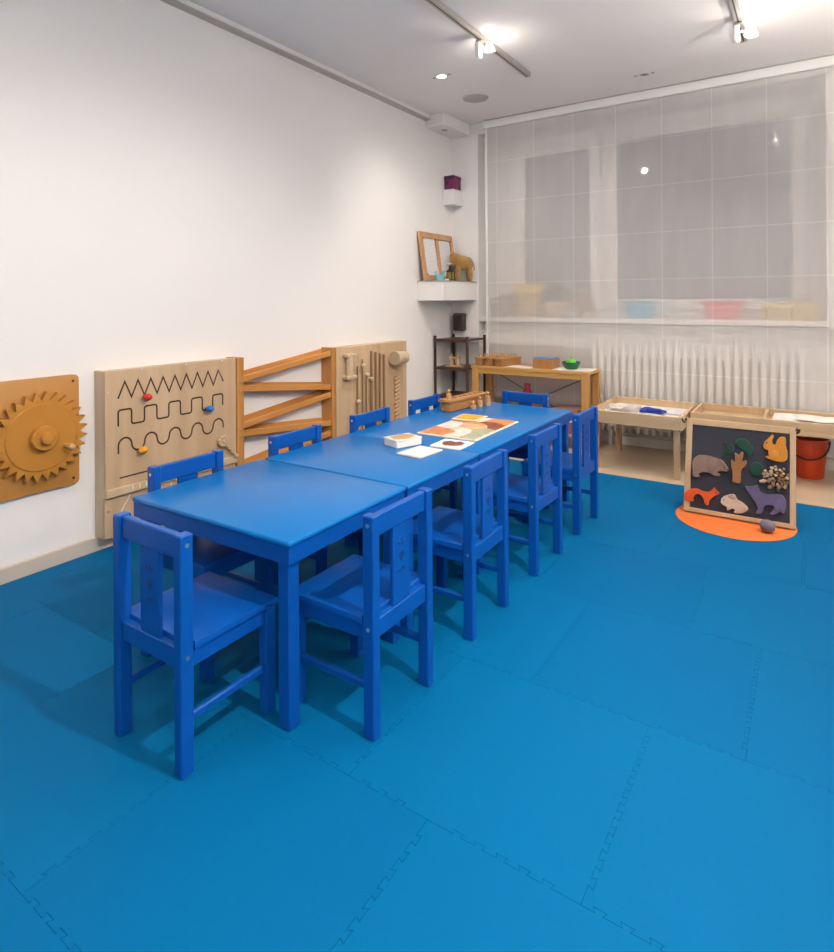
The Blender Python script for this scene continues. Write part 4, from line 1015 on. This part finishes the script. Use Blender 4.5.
# cards on the near side
kb = thing('card_box', 'small white card box with a picture lid on the middle table', 'box', (-1.492, 2.142, TT), math.radians(-19))
MB().b(-.048, .048, -.066, .066, 0, .026, .002).build('box_body', M_paper, kb); MB().b(-.050, .050, -.068, .068, .0262, .034, .002).build('lid', M_cream, kb)
MB().prism([(-.03, -.05), (.02, -.06), (.045, -.01), (.02, .05), (-.02, .06), (-.045, .02)], (0, 0, .0341), (1, 0, 0), (0, 1, 0), .0006).build('lid_picture', plain('card tan', (0.52, 0.30, 0.16), .5, var=.3, scale=30), kb)
c2 = thing('blank_card', 'blank cream card lying flat on the middle table', 'card', (-1.353, 2.065, TT), math.radians(-4))
MB().b(-.060, .060, -.078, .078, 0, .006, .001).build('card_base', M_cream, c2); MB().b(-.050, .050, -.068, .068, .0061, .0066).build('card_face', M_paper, c2)
c3 = thing('picture_card', 'white card with a dark brown animal picture beside the puzzle', 'card', (-1.305, 2.247, TT), math.radians(3))
MB().b(-.072, .072, -.072, .072, 0, .006, .001).build('card_base', M_paper, c3)
MB().prism([(-.04, -.02), (-.015, -.045), (.02, -.035), (.05, -.01), (.045, .03), (.015, .05), (.0, .03), (-.03, .045), (-.05, .015)], (0, 0, .0061), (1, 0, 0), (0, 1, 0), .0008).build('animal_picture', plain('card brown', (0.20, 0.06, 0.035), .5, var=.3, scale=30), c3)

# ================================================================= CEILING FITTINGS
def spot_head(label, x, y, aim, power=SPOT_W, cone=125):
    z = ZC - .034
    t = thing('track_spotlight', label, 'spotlight', (x, y, z), 0, 'spotlights on the ceiling tracks')
    MB().b(-.020, .020, -.020, .020, -.012, -.001, .002).build('adaptor', M_greytrim, t)
    MB().b(-.024, .004, -.022, .022, -.100, -.012, .004, 2).build('transformer_box', M_white, t)
    MB().cyl((.0, 0, -.045), (.045, 0, -.055), .006, n=10).build('arm', M_white, t)
    d = (Vector(aim) - Vector((x + .055, y, z - .07))).normalized(); R = (-d).to_track_quat('Z', 'Y').to_matrix()
    c = Vector((.062, 0, -.065))
    MB().lathe([(.010, .040), (.016, .034), (.024, .018), (.034, -.012), (.036, -.016), (.033, -.016), (.022, .014), (.012, .030)], c, 20, R).build('reflector', mat_clear('lamp glass', .45, (.9, .85, .8)), t)
    MB().sph(c + d * .004, .013, (1, 1, 1)).build('bulb', plain('lamp glow', (1, 1, 1), .5, emis=(1, .93, .84), es=60.0), t)
    # the clear glass reflector throws a beam forward and spills light all round
    for kind, part in (('SPOT', 1.0), ('POINT', .045)):
        L = bpy.data.lights.new('spot_lamp', kind); L.energy = power * part; L.color = LAMP_COL; L.shadow_soft_size = .03
        if kind == 'SPOT': L.spot_size = math.radians(cone); L.spot_blend = 1.0 if cone > 100 else .7
        lo = bpy.data.objects.new('spot_lamp', L); C.objects.link(lo); lo.parent = t
        lo.location = c + d * .034; lo.rotation_euler = d.to_track_quat('-Z', 'Y').to_euler()
    return t
def track(label, x, y0, y1):
    t = thing('ceiling_track', label, 'light track', (x, (y0 + y1) / 2, ZC - .033)); o = (x, (y0 + y1) / 2, ZC - .033)
    MB(o).b(x - .019, x + .019, y0, y1, ZC - .032, ZC - .0005, .002).build('track_profile', M_track, t)
    MB(o).b(x - .004, x + .004, y0, y1 - .004, ZC - .0325, ZC - .0320).build('slot', M_dark, t)
    MB(o).b(x - .020, x + .020, y1, y1 + .006, ZC - .033, ZC - .0005, .001).build('end_cap', M_greytrim, t)
track('grey light track on the ceiling over the table row', -1.640, -1.6, 3.89)
track('grey light track on the ceiling over the felt board', -.34, 1.4, 4.10)
track('added grey light track, out of view, on the ceiling over the open floor', .52, -1.6, 1.9)  # track added out of view to carry the spots over the open floor
spot_head('clear halogen spotlight on the track over the table row by the window', -1.64, 3.18, (-2.05, 4.4, .6), SPOT_W * .85)
spot_head('clear halogen spotlight on the track over the felt board', -.34, 3.80, (-.55, 3.6, .2), SPOT_W * .8)
spot_head('halogen spotlight over the table row aimed at the activity panels', -1.64, 1.60, (-2.2, 1.9, .3), SPOT_W * .28)
spot_head('halogen spotlight over the table row end aimed at the gear panel', -1.64, .20, (-2.2, .9, .0), SPOT_W * .45)
spot_head('halogen spotlight over the open floor aimed at the chairs', .52, 1.12, (-1.95, 1.15, .2), SPOT_W * 3.2, 92)
spot_head('added halogen spotlight, out of view over the open floor, aimed at the room centre', .52, -.6, (-.3, 2.2, .0), SPOT_W * .6)  # unseen spot added with that track for softer, fuller light
def downlight(label, x, y, on):
    t = thing('downlight', label, 'downlight', (x, y, ZC - .012), 0, 'recessed downlights')
    MB().lathe([(.030, .0115), (.046, .0115), (.047, .008), (.034, .004), (.030, .008)], n=24).build('trim_ring', M_white, t)
    MB().lathe([(0, .0085), (.030, .0085), (.030, .0115), (0, .0115)], n=24).build('lamp_face', plain('downlight glow', (1, 1, 1), .5, emis=(1, .94, .86), es=25.0) if on else plain('lamp off', (.35, .28, .24), .4), t)
    for s in (-1, 1): MB().b(s * .047, s * .070, -.006, .006, .004, .0115, .002).build('side_clip', M_greytrim, t)
    if on:
        L = bpy.data.lights.new('down_lamp', 'SPOT'); L.energy = DOWN_W; L.color = LAMP_COL; L.spot_size = math.radians(130); L.spot_blend = 1.0; L.shadow_soft_size = .03
        lo = bpy.data.objects.new('down_lamp', L); C.objects.link(lo); lo.parent = t; lo.location = (0, 0, 0)
downlight('lit recessed downlight near the ceiling speaker', -2.165, 3.612, True)
downlight('unlit tiny recessed downlight above the window curtain', -.979, 4.383, False)
downlight('lit recessed downlight over the open floor', 1.1, 2.6, True)
cs = thing('ceiling_speaker', 'flat round grey speaker grille in the ceiling near the corner box', 'speaker', (-2.187, 4.158, ZC - .010))
MB().lathe([(0, .002), (.088, .002), (.094, .004), (.096, .0095), (0, .0095)], n=40).build('grille', plain('grille grey', (.48, .45, .43), .7, bump=.3, bscale=300), cs)
MB().lathe([(.094, .003), (.100, .0055), (.101, .0098), (.095, .0098)], n=40).build('rim', M_greytrim, cs)
# unseen uplighters added beside and behind the camera to lift the ceiling
def uplighter(label, x, y):
    t = thing('fill_uplighter', label, 'added fill light', (x, y, FZ), 0, 'added fill lights out of view')
    MB().lathe([(0, 0), (.14, 0), (.14, .012), (.03, .02), (.014, .03), (0, .03)], n=32).build('base', M_white, t)
    MB().cyl((0, 0, .03), (0, 0, 1.62), .012, n=14).build('pole', M_white, t)
    MB().lathe([(.014, 1.60), (.05, 1.61), (.15, 1.70), (.155, 1.70), (.145, 1.695), (.05, 1.625), (0, 1.62)], n=32).build('lamp_bowl', M_white, t)
    MB().lathe([(0, 1.64), (.03, 1.64), (.03, 1.67), (0, 1.67)], n=20).build('bulb', plain('added uplighter glow', (1, 1, 1), .5, emis=(1, .93, .84), es=20.0), t)
    L = bpy.data.lights.new('fill_uplight', 'SPOT'); L.energy = FILL_UP_W; L.color = LAMP_COL; L.spot_size = math.radians(165); L.spot_blend = .6; L.shadow_soft_size = .1
    lo = bpy.data.objects.new('fill_uplight', L); C.objects.link(lo); lo.parent = t; lo.location = (0, 0, 1.72); lo.rotation_euler = (PI, 0, 0)
uplighter('tall white uplighter added out of view as fill, far from the window', 1.35, -.9)
uplighter('tall white uplighter added out of view as fill, nearer the window', 1.25, 2.7)
